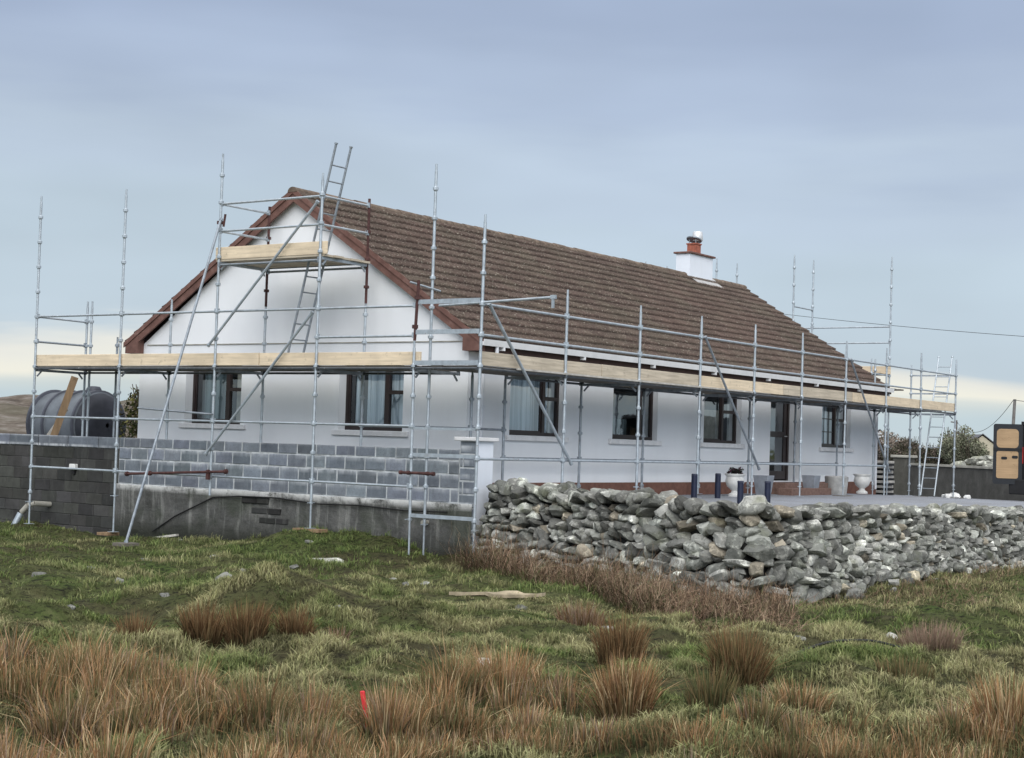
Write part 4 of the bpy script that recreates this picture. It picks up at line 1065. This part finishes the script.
# dead brambles along the wall
def twigs(n, poly, h, seed, cols, name, label, cat, parent=None):
    r = np.random.default_rng(seed); xs_ = [p[0] for p in poly]; ys_ = [p[1] for p in poly]
    X = r.uniform(min(xs_), max(xs_), n*3); Y = r.uniform(min(ys_), max(ys_), n*3); k = in_poly(X, Y, poly) & (vnoise(X, Y, .55, 51) > .28); X = X[k][:n]; Y = Y[k][:n]; n = len(X)
    dens = vnoise(X, Y, .8, 52); P = np.stack([X, Y, hground(X, Y)-.02], 1); H = h*r.uniform(.3, 1.1, n)*(.4+dens)
    a = r.uniform(0, 2*PI, n); ln = r.uniform(.2, 1.5, n); d_ = np.stack([np.cos(a), np.sin(a), 0*a], 1); sd = np.stack([-np.sin(a), np.cos(a), 0*a+.3], 1)*(r.uniform(.0022, .005, n))[:, None]
    K = 5; rows = []
    for j in range(K):
        f = j/(K-1); hgt = H*(1.9*f-1.0*f*f*np.clip(ln, .3, 1.6)); wob = r.normal(0, .02, (n, 3))*(j > 0)
        c = P+d_*(H*ln*f*1.5)[:, None]+wob; c[:, 2] = P[:, 2]+np.maximum(hgt, 0)+wob[:, 2]; rows.append((c-sd*(1-.7*f), c+sd*(1-.7*f)))
    V = np.stack([p for rr in rows for p in rr], 1).reshape(-1, 3); b_ = (np.arange(n)*2*K)[:, None]
    T = np.concatenate([np.concatenate([b_+np.array([[2*j, 2*j+1, 2*j+3]]), b_+np.array([[2*j, 2*j+3, 2*j+2]])]) for j in range(K-1)])
    ct = mixc(n, cols, r, .3); Cc = np.stack([ct*(.5+.5*min(1, j/2)) for j in range(K) for _ in (0, 1)], 1).reshape(-1, 3)
    ob = npmesh(name, V, T, M['blade'], Cc, parent)
    if parent is None: tag(ob, label, cat, kind='stuff')
TW = [(.15, .095, .06), (.22, .145, .095), (.09, .06, .04), (.30, .22, .15), (.09, .09, .04), (.13, .08, .05)]
twigs(14000, [(.6, .0), (-.1, -1.6), (-.75, -3.2), (-1.5, -5.2), (-2.0, -6.0), (-3.5, -7.2), (-5.6, -8.2), (-6.2, -7.3), (-4.6, -5.6), (-2.6, -3.2), (-1.4, -1.0), (-.6, .0)], .37, 61, TW, 'dead_bramble', 'tangle of dead brown brambles along the foot of the stone wall', 'brambles')
twigs(4200, [(-2.6, -6.6), (3, -6.4), (13, -6.6), (13, -8.6), (4, -8.2), (-1, -8.4)], .16, 62, TW+[(.16, .14, .07)]*3, 'dry_heath', 'low dry heath and bracken below the right end of the stone wall', 'heath')

# ------------------------------------------------------------------ loose things in the field
def rock(name, x, y, sx_, sy_, sz_, label, tone=1.0, rot=0, sink=.3, mat='stone', group=None):
    V, F = stone_shape(4 if max(sx_, sy_) > .15 else 3, rng); c, s_ = math.cos(rot), math.sin(rot)
    V = V*np.array([sx_, sy_, sz_]); V = np.stack([V[:, 0]*c-V[:, 1]*s_, V[:, 0]*s_+V[:, 1]*c, V[:, 2]], 1)+np.array([x, y, gz(x, y)+sz_*(1-sink*2)])
    root_loc = (x, y, gz(x, y)); me_o = npmesh(name, V-np.array(root_loc), F, M[mat], np.tile(np.array([tone, tone, tone*.95]), (len(V), 1)), smooth=True); me_o.location = root_loc
    try: me_o.data.set_sharp_from_angle(angle=math.radians(38))
    except Exception: pass
    return tag(me_o, label, 'stone', group)
GS = 'stones lying in the grass'
rock('flat_stone', -1.45, 1.87, .55, .38, .05, 'broad pinkish flat stone lying in grass near the block wall', 1.9, .4, .35)
rock('field_stone', -8.15, -2.62, .17, .08, .07, 'pale stone on top of the grassy mound above the dark rushes', 2.6, .3, .2, group=GS)
rock('field_stone', -8.55, -2.95, .12, .10, .10, 'grey rounded stone half buried in the mound behind the rushes', 1.2, .9, .3, group=GS)
rock('field_stone', -10.35, -7.72, .13, .07, .06, 'small grey stone at the back edge of the rush bed', 1.6, .2, .3, group=GS)
rock('field_stone', -10.05, -7.45, .07, .06, .05, 'small white topped stone beside the rush bed at bottom centre', 2.8, 1.1, .2, group=GS)
rock('field_stone', -5.33, -9.13, .09, .07, .06, 'small whitish stone on the wet grass below the stone wall', 2.3, .1, .2, group=GS)
scat = [(-7.36, 1.5), (-6.71, .73), (-9.03, -2.59), (-9.14, -4.76), (-10.2, -6.0), (-9.95, -2.2), (-3.89, .09), (-5.6, 2.6), (-3.1, 4.2), (-2.4, 3.4), (-4.1, -1.9), (-4.6, -2.6), (-3.4, -1.1), (-1.9, 1.1), (-.6, 3.0), (-7.2, -6.9), (-5.8, -4.9), (-1.6, 2.5), (-2.9, 1.2), (-8.6, -4.6), (-3.6, -9.0), (-6.8, -8.8), (.2, 5.0), (-.3, 6.4), (-4.4, .8), (-5.0, -.2)]
for i, (x, y) in enumerate(scat):
    k = rng.uniform(.03, .075); rock('pale_stone', x, y, k*1.5, k, k*.7, 'small pale stone or shell lying flat in the short grass', rng.uniform(.6, 1.3), rng.uniform(0, 3), .3, group='small pale stones scattered over the grass')
x, y = -5.01, -4.06
b = MB(); n = 26
out = [(.55*math.cos(2*PI*k/n)*(1+.12*math.sin(3*k)), .20*math.sin(2*PI*k/n)*(1+.2*math.cos(2.3*k))) for k in range(n)]
vs = [(a*.82-c*-.57+0, a*-.57+c*.82, 0) for a, c in [(0, 0)]]
dirx, diry = (.57, -.82), (.82, .57)
poly = [(x+a*dirx[0]+c*diry[0], y+a*dirx[1]+c*diry[1]) for a, c in out]
b.add([(px, py, gz(px, py)+.015) for px, py in poly]+[(px, py, gz(px, py)+.055) for px, py in poly], [tuple(range(n))[::-1], tuple(range(n, 2*n))]+[(k, (k+1) % n, n+(k+1) % n, n+k) for k in range(n)])
tag(b.build('bare_slab', M['tan'], origin=(x, y, gz(x, y))), 'pale elongated bare slab in the grass at centre of the field', 'slab')
b = MB(); b.beam((.35, 7.95, gz(.35, 7.95)+.04), (.5, 7.3, gz(.5, 7.3)+.09), .09, .04); tag(b.build('batten', M['slab'], origin=(.4, 7.6, -3.2)), 'short pale timber batten on the grass by the long brace', 'timber')
sk = thing('marker_stake', 'thin red painted stake leaning in the foreground rushes', 'stake', (-13.41, -9.06, gz(-13.41, -9.06)))
b = MB(); z_ = gz(-13.41, -9.06); b.beam((-13.41, -9.06, z_-.05), (-13.44, -9.01, z_+.29), .028, .02); b.build('post', M['redpaint'], sk, bevel=.004)
hp = [(-7.65+.84*f, -9.0-.21*f-.5*f*(1-f)*0, 0) for f in np.linspace(0, 1, 9)]
hp = [(-7.6+(.95)*f, -9.0-.75*f, gz(-7.6+.95*f, -9.0-.75*f)+.03+.05*math.sin(PI*f)) for f in np.linspace(0, 1, 12)]
b = MB(); b.path(hp, .013, 6); tag(b.build('hose', M['hose'], origin=hp[0]), 'black hose arching over the wet grass at right', 'hose')
# broken timber rubbish by the leftmost pole
for i, (x, y, a, l_) in enumerate([(.1, 12.6, .4, .8), (-.5, 12.2, 1.2, .6), (-.3, 13.0, 2.2, .7)]):
    b = MB(); zz = gz(x, y); b.beam((x-l_/2*math.cos(a), y-l_/2*math.sin(a), zz+.06), (x+l_/2*math.cos(a), y+l_/2*math.sin(a), zz+.16), .09, .03)
    tag(b.build('scrap_timber', M['plank'], origin=(x, y, zz)), 'scrap of brown timber in the heap by the leftmost pole', 'timber', 'scraps of timber heaped by the leftmost pole')

# ------------------------------------------------------------------ tank, planks, shrub behind the wall
tk = thing('storage_tank', 'large horizontal blue-grey ribbed tank behind the garden wall', 'tank', (3.3, 14.0, -2.2))
TC = (3.3, -1.12); TR = .72
prof = []
def ring(y, r_): return [(TC[0]+r_*math.cos(2*PI*k/40), y, TC[1]+r_*math.sin(2*PI*k/40)) for k in range(40)]
def tank_mesh(pr, name, mat, parent):
    b = MB(); vs = []; 
    for y, r_ in pr: vs += ring(y, r_)
    m_ = len(pr); b.add(vs, [(i*40+k, i*40+(k+1) % 40, (i+1)*40+(k+1) % 40, (i+1)*40+k) for i in range(m_-1) for k in range(40)]+[tuple(range(40)), tuple(range((m_-1)*40, m_*40))]); return b.build(name, M[mat], parent, smooth=True)
ty = [12.85]; pr = [(12.85, TR)]
y = 12.85
while y < 14.1: pr += [(y+.03, TR+.05), (y+.10, TR+.05), (y+.13, TR), (y+.5, TR)]; y += .5
pr += [(y+.15, TR*.93), (y+.3, TR*.6)]
tank_mesh(pr, 'barrel', 'tank', tk)
for yy in np.arange(12.86, 14.6, .5): tank_mesh([(yy+.0, TR+.045), (yy+.01, TR+.062), (yy+.06, TR+.062), (yy+.07, TR+.045)], 'band', 'tankend', tk); tank_mesh([(12.84, TR-.01), (12.74, TR*.93), (12.66, TR*.75), (12.61, TR*.4), (12.60, .05)], 'end_cap', 'tankend', tk)
b = MB(); b.lathe((3.3, 13.1, -.42), [(.17, 0), (.17, .1), (.13, .16), (.05, .17)], 16); b.build('filler_cap', M['tankend'], tk, smooth=True)
b = MB()
for yy in (13.2, 14.8): b.box((2.8, yy-.1, -2.25), (3.8, yy+.1, -1.7))
b.build('cradle', M['concrete'], tk)
b = MB(); b.beam((1.25, 12.3, -2.25), (1.75, 11.9, -.12), .15, .04, (0.6, .8, 0)); tag(b.build('leaning_plank', M['plank'], origin=(1.25, 12.3, -2.25)), 'broad brown plank leaning upright against the tank', 'plank')
b = MB(); b.beam((1.2, 12.75, -2.1), (1.75, 12.1, -.8), .07, .03, (0.6, .8, 0)); tag(b.build('leaning_batten', M['slab'], origin=(1.2, 12.7, -2.1)), 'thin pale batten crossing behind the leaning brown plank', 'batten')

def leafy(root, cx, cy, cz, rx, ry, rz, n, size, cols, seed, name='foliage'):
    r = np.random.default_rng(seed); m_ = 14; cc = r.normal(size=(m_, 3)); cc /= np.linalg.norm(cc, axis=1)[:, None]; cc *= r.uniform(.2, .8, (m_, 1))
    k = r.integers(0, m_, n); q = r.normal(size=(n, 3)); q /= np.linalg.norm(q, axis=1)[:, None]; q *= (r.random((n, 1))**.45)*r.uniform(.28, .5, (m_, 1))[k]
    P = (cc[k]+q)*np.array([rx, ry, rz])+np.array([cx, cy, cz]); P[:, 2] = np.maximum(P[:, 2], cz-rz*.95)
    a = r.normal(size=(n, 3)); a /= np.linalg.norm(a, axis=1)[:, None]; b_ = np.cross(a, r.normal(size=(n, 3))); b_ /= np.linalg.norm(b_, axis=1)[:, None]
    sz = size*r.uniform(.5, 1.4, (n, 1)); V = np.stack([P-a*sz, P+b_*sz*.5, P+a*sz, P-b_*sz*.5], 1).reshape(-1, 3)
    T = (np.arange(n)*4)[:, None]+np.array([[0,1,2,3]])
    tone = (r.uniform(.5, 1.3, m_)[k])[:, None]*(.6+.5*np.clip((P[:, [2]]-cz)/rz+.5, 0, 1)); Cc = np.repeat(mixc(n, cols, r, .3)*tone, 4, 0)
    npmesh(name, V, T, M['blade'], Cc, root)
def shrub(name, label, x, y, z, rx, ry, h, n, size, cols, seed, group=None, cat='shrub'):
    root = thing(name, label, cat, (x, y, z), group); b = MB(); r_ = random.Random(seed)
    for k in range(9):
        a = r_.uniform(0, 2*PI); q = r_.uniform(.15, .7); p1 = (x+rx*q*.5*math.cos(a), y+ry*q*.5*math.sin(a), z+h*.45); p2 = (x+rx*q*math.cos(a), y+ry*q*math.sin(a), z+h*.95)
        b.tube((x+r_.uniform(-.1, .1)*rx, y+r_.uniform(-.1, .1)*ry, z), p1, .02*h, 5, .013*h); b.tube(p1, p2, .013*h, 5, .004*h)
    b.build('stems', M['bark'], root); leafy(root, x, y, z+h*.55, rx, ry, h*.5, n, size, cols, seed); return root
GC = [(.045, .06, .02), (.075, .085, .03), (.10, .085, .04), (.035, .045, .018)]
shrub('shrub', 'yellow-green shrub growing between the tank and the gable', 3.3, 11.2, -2.2, .55, .9, 2.1, 2600, .045, GC+[(.16, .15, .05)]*2, 71)

# ------------------------------------------------------------------ things on the yard
def planter_square(x, y, z, w0, w1, h, label, mat='planter'):
    root = thing('square_planter', label, 'planter', (x, y, z), None)
    b = MB(); b.lathe((x, y, z), [(w0*.707, 0), (w1*.707, h), (w1*.707-.04, h), (w1*.707-.045, h-.05)], 4, True); b.build('pot', M[mat], root, bevel=.006)
    b = MB(); b.lathe((x, y, z+h-.07), [(w1*.6, 0), (w1*.6, .02)], 4, True); b.build('soil', M['core'], root); return root
planter_square(12.0, .78, -2.22, .25, .36, .45, 'tall tapered grey planter left of the brick steps')
planter_square(14.36, .7, -2.22, .24, .34, .46, 'tall tapered grey planter right of the brick steps')
def urn(x, y, z, k, label, plant):
    root = thing('garden_urn', label, 'urn', (x, y, z))
    b = MB(); b.lathe((x, y, z), [(.17*k, 0), (.17*k, .05*k), (.09*k, .10*k), (.08*k, .15*k), (.2*k, .25*k), (.25*k, .38*k), (.22*k, .5*k), (.27*k, .56*k), (.27*k, .58*k), (.23*k, .58*k), (.2*k, .54*k)], 20); b.build('bowl', M['urn'], root, smooth=True)
    b = MB(); b.lathe((x, y, z+.53*k), [(.2*k, 0), (.19*k, .02)], 16); b.build('soil', M['core'], root)
    if plant: leafy(root, x, y, z+.66*k, .26*k, .26*k, .12*k, 420, .03, [(.02, .03, .02), (.03, .035, .03), (.08, .03, .05)], int(x*10), 'plant')
    return root
urn(10.28, .62, -2.22, .84, 'white garden urn with dark winter plants left of the steps', True)
urn(17.66, .8, -2.22, .85, 'empty white garden urn standing near the far corner of the house', False)
root = thing('round_planter', 'low round concrete planter under the far window', 'planter', (15.95, .75, -2.22))
b = MB(); b.lathe((15.95, .75, -2.22), [(.25, 0), (.29, .42), (.26, .44), (.24, .40)], 20); b.build('pot', M['concrete'], root, smooth=True)
b = MB(); b.lathe((15.95, .75, -1.83), [(.235, 0), (.23, .02)], 16); b.build('soil', M['core'], root)
for (x, y, lab) in ((6.85, -.25, 'short navy blue post right beside a scaffold pole, leftmost of four'), (8.5, .1, 'short navy blue post left of the planted white urn'), (5.06, -2.15, 'short navy blue post just right of the planted white urn, behind the wall'), (5.75, -2.35, 'short navy blue post before the tall grey planter, rightmost of four')):
    root = thing('bollard', lab, 'post', (x, y, -2.22), 'four short blue posts between wall and house')
    hh = .48 if y > -1 else .42; b = MB(); b.tube((x, y, -2.25), (x, y, -2.22+hh), .06 if y > -1 else .055, 12); b.build('post', M['bluepost'], root, smooth=True); b = MB(); b.tube((x, y, -2.218+hh), (x, y, -2.19+hh), .066, 12, .05); b.build('cap', M['bluepost'], root)
# stack of slabs on spacers
root = thing('slab_stack', 'stack of pale slabs with dark spacers beyond the house corner', 'slabs', (23.2, 2.5, -2.36)); z = -2.37
for k in range(7):
    b = MB(); o_ = rnd.uniform(-.06, .06); b.box((22.75+o_, 2.25+o_, z+.06), (23.5+o_, 3.0-o_, z+.135)); b.build('slab', M['slab'], root, bevel=.01)
    b = MB()
    for yy in (2.28, 2.62, 2.95): b.box((22.77, yy-.04, z), (23.45, yy+.04, z+.058))
    b.build('spacer', M['blacktrim'], root); z += .14
# packaging debris
for i, (x, y, k) in enumerate([(21.2, -.15, .12), (21.6, .05, .09), (22.3, .05, .14), (22.9, -.1, .1), (21.9, -.2, .07)]):
    rock_ = stone_shape(3, rng); V, F = rock_; V = V*np.array([k*1.3, k, k*.7]); ob = npmesh('crumpled_sheeting', V, F, M['white'], smooth=False); ob.location = (x, y, yz(x, y)+k*.35); tag(ob, 'crumpled white sheeting on the yard at the foot of the far ladder', 'sheeting', 'crumpled white sheeting on the yard')

# ------------------------------------------------------------------ van
van = thing('van', 'black van at right edge with its plywood lined rear door open', 'van', (18.9, -4.1, -2.3))
VX, VY0, VY1, VZ = 18.25, -4.95, -2.97, -2.28
b = MB()
side = [(0, .42), (.02, 1.2), (.10, 1.93), (.35, 2.0), (3.2, 2.0), (3.9, 1.75), (4.3, 1.25), (5.0, 1.05), (5.2, .8), (5.2, .35), (0, .35)]
vs = []; n = len(side)
for yy, sc_ in ((VY0, 0), (VY0+.06, .0), (VY1-.06, .0), (VY1, 0)):
    for x_, z_ in side:
        ins = .10*max(0, z_-1.1)/.9
        vs.append((VX+x_, yy + (ins if yy < -4 else -ins), VZ+z_))
fs = []
for r_ in range(3):
    for k in range(n):
        if k == n-1 or (k in (0, 1)):   # leave the rear opening free
            continue
        fs.append((r_*n+k, r_*n+(k+1) % n, (r_+1)*n+(k+1) % n, (r_+1)*n+k))
fs += [tuple(range(n)), tuple(range(3*n, 4*n))]
b.add(vs, fs); b.build('body', M['black'], van)
b = MB()
for yy in (VY0+.01, VY1-.13): b.box((VX-.01, yy, VZ+.42), (VX+.1, yy+.12, VZ+1.88))
b.box((VX-.01, VY0+.05, VZ+1.86), (VX+.14, VY1-.05, VZ+1.97)); b.box((VX-.0, VY0+.03, VZ+.36), (VX+.3, VY1-.03, VZ+.46)); b.build('door_frame', M['blacktrim'], van)
b = MB(); b.box((VX-.12, VY0, VZ+.2), (VX-.004, VY1+.20, VZ+.56)); b.build('bumper', M['blacktrim'], van, bevel=.02)
b = MB(); b.box((VX-.03, VY1-.11, VZ+.95), (VX-.012, VY1-.005, VZ+1.35)); b.build('tail_light', M['redlens'], van, bevel=.004)
for yy in (VY0+.12, VY1-.14): b = MB(); b.box((VX+.3, yy, VZ+.5), (VX+3, yy+.02, VZ+1.6)); b.build('side_lining', M['ply'], van)
for xx in (.95, 4.2):
    for yy in (VY0+.02, VY1-.02):
        s_ = -1 if yy < -4 else 1
        w_ = MB(); w_.tube((VX+xx, yy-.2*s_, VZ+.33), (VX+xx, yy+.015*s_, VZ+.33), .33, 24); wo = w_.build('wheel', M['blacktrim'], van, smooth=True)
        w_ = MB(); w_.tube((VX+xx, yy+.012*s_, VZ+.33), (VX+xx, yy+.03*s_, VZ+.33), .2, 16); w_.build('rim', M['galv_dull'], wo)
# open door: hinge on the left rear corner, swung right round, lining faces back
hx, hy = VX-.05, VY1-.10; dd = Vector((-.25, .97, 0)).normalized(); nn = Vector((-dd.y, dd.x, 0)); nn = nn if nn.x < 0 else -nn
def dpt(u, z, o_=0): return tuple(Vector((hx, hy, VZ))+dd*u+Vector((0, 0, z))+nn*o_)
DW, DZ0, DZ1 = .68, .44, 1.90
def rrect(u0, u1, z0, z1, rr, k=4):
    pts_ = []
    for cx_, cz_, a0 in ((u1-rr, z1-rr, 0), (u0+rr, z1-rr, PI/2), (u0+rr, z0+rr, PI), (u1-rr, z0+rr, 3*PI/2)):
        for q in range(k+1): a = a0+PI/2*q/k; pts_.append((cx_+rr*math.cos(a), cz_+rr*math.sin(a)))
    return pts_
def slab_(pl, o0, o1):
    m_ = MB(); n = len(pl); m_.add([dpt(u, z, o0) for u, z in pl]+[dpt(u, z, o1) for u, z in pl], [tuple(range(n))[::-1], tuple(range(n, 2*n))]+[(k, (k+1) % n, n+(k+1) % n, n+k) for k in range(n)]); return m_
dr = slab_(rrect(.0, DW, DZ0, DZ1, .05), -.04, .03).build('rear_door', M['black'], van)
b = MB(); b.beam(dpt(0, DZ0+.84, .036), dpt(DW, DZ0+.84, .036), .03, .07); b.build('door_trim', M['blacktrim'], dr)
slab_(rrect(.09, DW-.08, DZ0+.88, DZ1-.12, .09), .03, .04).build('upper_lining', M['ply'], dr)
slab_(rrect(.09, DW-.08, DZ0+.14, DZ0+.80, .05), .03, .042).build('lower_lining', M['ply'], dr)
b = MB(); 
for u, z in ((.42, DZ0+.63), (.17, DZ0+.66)): 
    for p_ in (rrect(u-.07, u+.07, z-.035, z+.035, .03),): m_ = slab_(p_, .0421, .047); b.add(m_.v, m_.f)
b.build('hand_hole', M['blacktrim'], dr)

# ------------------------------------------------------------------ background on the right
fw = thing('boundary_wall', 'long grey-brown yard boundary wall behind the far ladder', 'wall', (29, 3, -2.6))
A = np.array([33.5, 6.6]); B = np.array([20.5, -6.9]); A2 = np.array([32.7, 5.9])
a0 = np.array([30.9, 4.6]); b0 = np.array([27.0, 0.05]); dvec = (b0-a0)/np.linalg.norm(b0-a0); e0 = a0-dvec*.0; e1 = b0+dvec*14
nrm = np.array([-dvec[1], dvec[0]]); 
b = MB(); b.beam((e0[0], e0[1], -2.15), (e1[0], e1[1], -2.20), .2, 1.25); build_attr(b, [(1, 1, 1)]*8, 'wall_face', M['farwall'], fw)
b = MB(); b.beam((e0[0], e0[1], -1.50), (e1[0], e1[1], -1.55), .3, .07); b.build('coping', M['capst'], fw)
pr_ = thing('wall_pier', 'square pier with pale cap ending the boundary wall', 'pier', (31.0, 4.9, -2.6))
b = MB(); b.box((30.7, 4.6, -2.8), (31.25, 5.15, -1.30)); build_attr(b, [(.9, .9, .85)]*8, 'shaft', M['farwall'], pr_); b = MB(); b.box((30.63, 4.53, -1.298), (31.32, 5.22, -1.21)); b.build('cap', M['capst'], pr_, bevel=.015)

HC = [(.05, .052, .03), (.08, .075, .045), (.10, .08, .06), (.035, .042, .022)]
HC2 = [(.15, .16, .10), (.20, .205, .14), (.17, .16, .12), (.12, .13, .085)]  # bush greens paled: distance haze put into the leaf colour
BR = [(.17, .14, .115), (.21, .165, .135), (.13, .12, .09)]
def bg(px_lat, depth, zt): return None
hedges = [(52.6, 14.3, -2.4, 1.5, 1.5, 2.1, BR, 'thin reddish-brown hedge bush, leftmost beyond the boundary wall'),
 (51.5, 12.6, -2.4, 1.4, 1.3, 2.2, BR+HC, 'brownish hedge bush seen behind the scaffold poles'),
 (50.4, 11.1, -2.4, 1.3, 1.2, 1.9, BR+HC, 'low brown bush between the hedge and the big green bush'),
 (49.6, 9.75, -2.4, 1.3, 1.0, 2.65, HC2, 'large olive green bush behind the far ladder'),
 (49.4, 9.0, -2.4, .9, .7, 2.2, HC2, 'rounded olive bush beside the cream gable')]
for i, (x, y, z, rx, ry, h, cols, lab) in enumerate(hedges): shrub('hedge_bush', lab, x, y, z, rx, ry, h, 7500, .055, cols, 80+i, 'bushes beyond the boundary wall', 'bush')
# cottages
def cottage(name, label, cx, cy, z, w_, l_, hw, hr, ang, wall, roofm):
    root = thing(name, label, 'house', (cx, cy, z)); c, s_ = math.cos(ang), math.sin(ang)
    T_ = lambda u, v, z_: (cx+u*c-v*s_, cy+u*s_+v*c, z+z_)
    b = MB(); P5 = [(-w_/2, 0), (w_/2, 0), (w_/2, hw), (0, hr), (-w_/2, hw)]
    b.add([T_(u, 0, q) for u, q in P5]+[T_(u, l_, q) for u, q in P5], [(0,1,2,3,4), (5,6,7,8,9), (0,5,9,4), (1,6,7,2)]); b.build('wall', M[wall], root)
    b = MB()
    for sg in (-1, 1): b.add([T_(sg*(w_/2+.15), -.12, hw-.08), T_(sg*(w_/2+.15), l_+.12, hw-.08), T_(0, l_+.12, hr+.1), T_(0, -.12, hr+.1), T_(sg*(w_/2+.15), -.12, hw-.02), T_(0, -.12, hr+.16)], [(0,1,2,3), (0,4,5,3)])
    b.build('roof', M[roofm], root)
    b = MB(); b.add([T_(-.35, -.01, 1.1), T_(.35, -.01, 1.1), T_(.35, -.01, 2.1), T_(-.35, -.01, 2.1)], [(0,1,2,3)]); b.build('window', M['blacktrim'], root); return root
cottage('cottage', 'distant cottage with cream gable right of the green bushes', 87.3, 21.2, -3.0, 4.4, 9, 1.7, 3.3, math.radians(-58), 'cream', 'slate')
cottage('cottage', 'distant white cottage glimpsed past the corner of the bungalow', 90.3, 29.8, -3.0, 4.2, 9, 1.9, 3.5, math.radians(-50), 'paint', 'slate')
rc = thing('ruined_wall', 'tumbled grey field stones in front of the cream gable', 'stone wall', (38, 5, -2.4))
lst = []
for i in range(150):
    V, F = LIB[2][rng.integers(0, 26)]; f = rng.random(); x = 37+3*f+rng.normal(0, .4); y = 3.3+3.0*rng.random(); k = rng.uniform(.1, .26); lst.append((0, V*np.array([k*1.4, k*1.4, k*.8])+np.array([x, y, -1.95+.75*math.exp(-((y-4.4)/1.2)**2)*rng.random()]), F, np.array([1.3, 1.3, 1.2])*rng.uniform(.7, 1.4)))
stone_mesh(lst, 'rubble', rc)
b = MB(); b.prism([(36.0, 2.0), (41.5, 2.2), (41.5, 6.8), (36.2, 6.6)], -2.9, -1.98); b.build('bank', M['hill'], rc)
def upole(x, y, z0, z1, lab, lean=(0, 0), r_=.09, arm=True):
    root = thing('utility_pole', lab, 'pole', (x, y, z0), 'poles of the overhead line'); b = MB(); b.tube((x, y, z0), (x+lean[0], y+lean[1], z1), r_*1.2, 8, r_*.8); b.build('post', M['pole'], root)
    if arm: b = MB(); b.tube((x+lean[0], y+lean[1]-.1, z1-.15), (x+lean[0], y+lean[1]+.3, z1-.1), .04, 6); b.build('insulator', M['pole'], root)
upole(52.6, 10.6, -2.5, .02, 'thin grey pole standing right behind the big olive bush', (0, -.12), .06)
upole(67.1, 15.9, -2.8, .85, 'distant pole whose top shows above the olive bush', (0, 0), .10)
upole(38.9, 3.85, -2.5, 1.0, 'grey pole above the open van door', (0, -.15), .07, False)
def wire(p, q, sag, r_, label):
    p = Vector(p); q = Vector(q); pts_ = [p.lerp(q, f)-Vector((0, 0, 4*sag*f*(1-f))) for f in np.linspace(0, 1, 24)]; b = MB(); b.path(pts_, r_, 4); tag(b.build('overhead_wire', M['hose'], origin=tuple(p)), label, 'wire')
wire((36, -2.5, 2.75), (43.7, 26, 6.4), .35, .009, 'thin telephone wire sloping across the sky behind the roof')
wire((67.1, 15.9, .8), (38.9, 3.75, .98), .9, .012, 'sagging line from the distant pole to the pole by the van')
wire((38.9, 3.75, .98), (33, -3, 1.0), .25, .01, 'line leaving the pole by the van towards the right edge')

scene.render.engine = 'CYCLES'
print('objects', len(bpy.data.objects), 'stones', len(stones), 'ledgers', cnt)
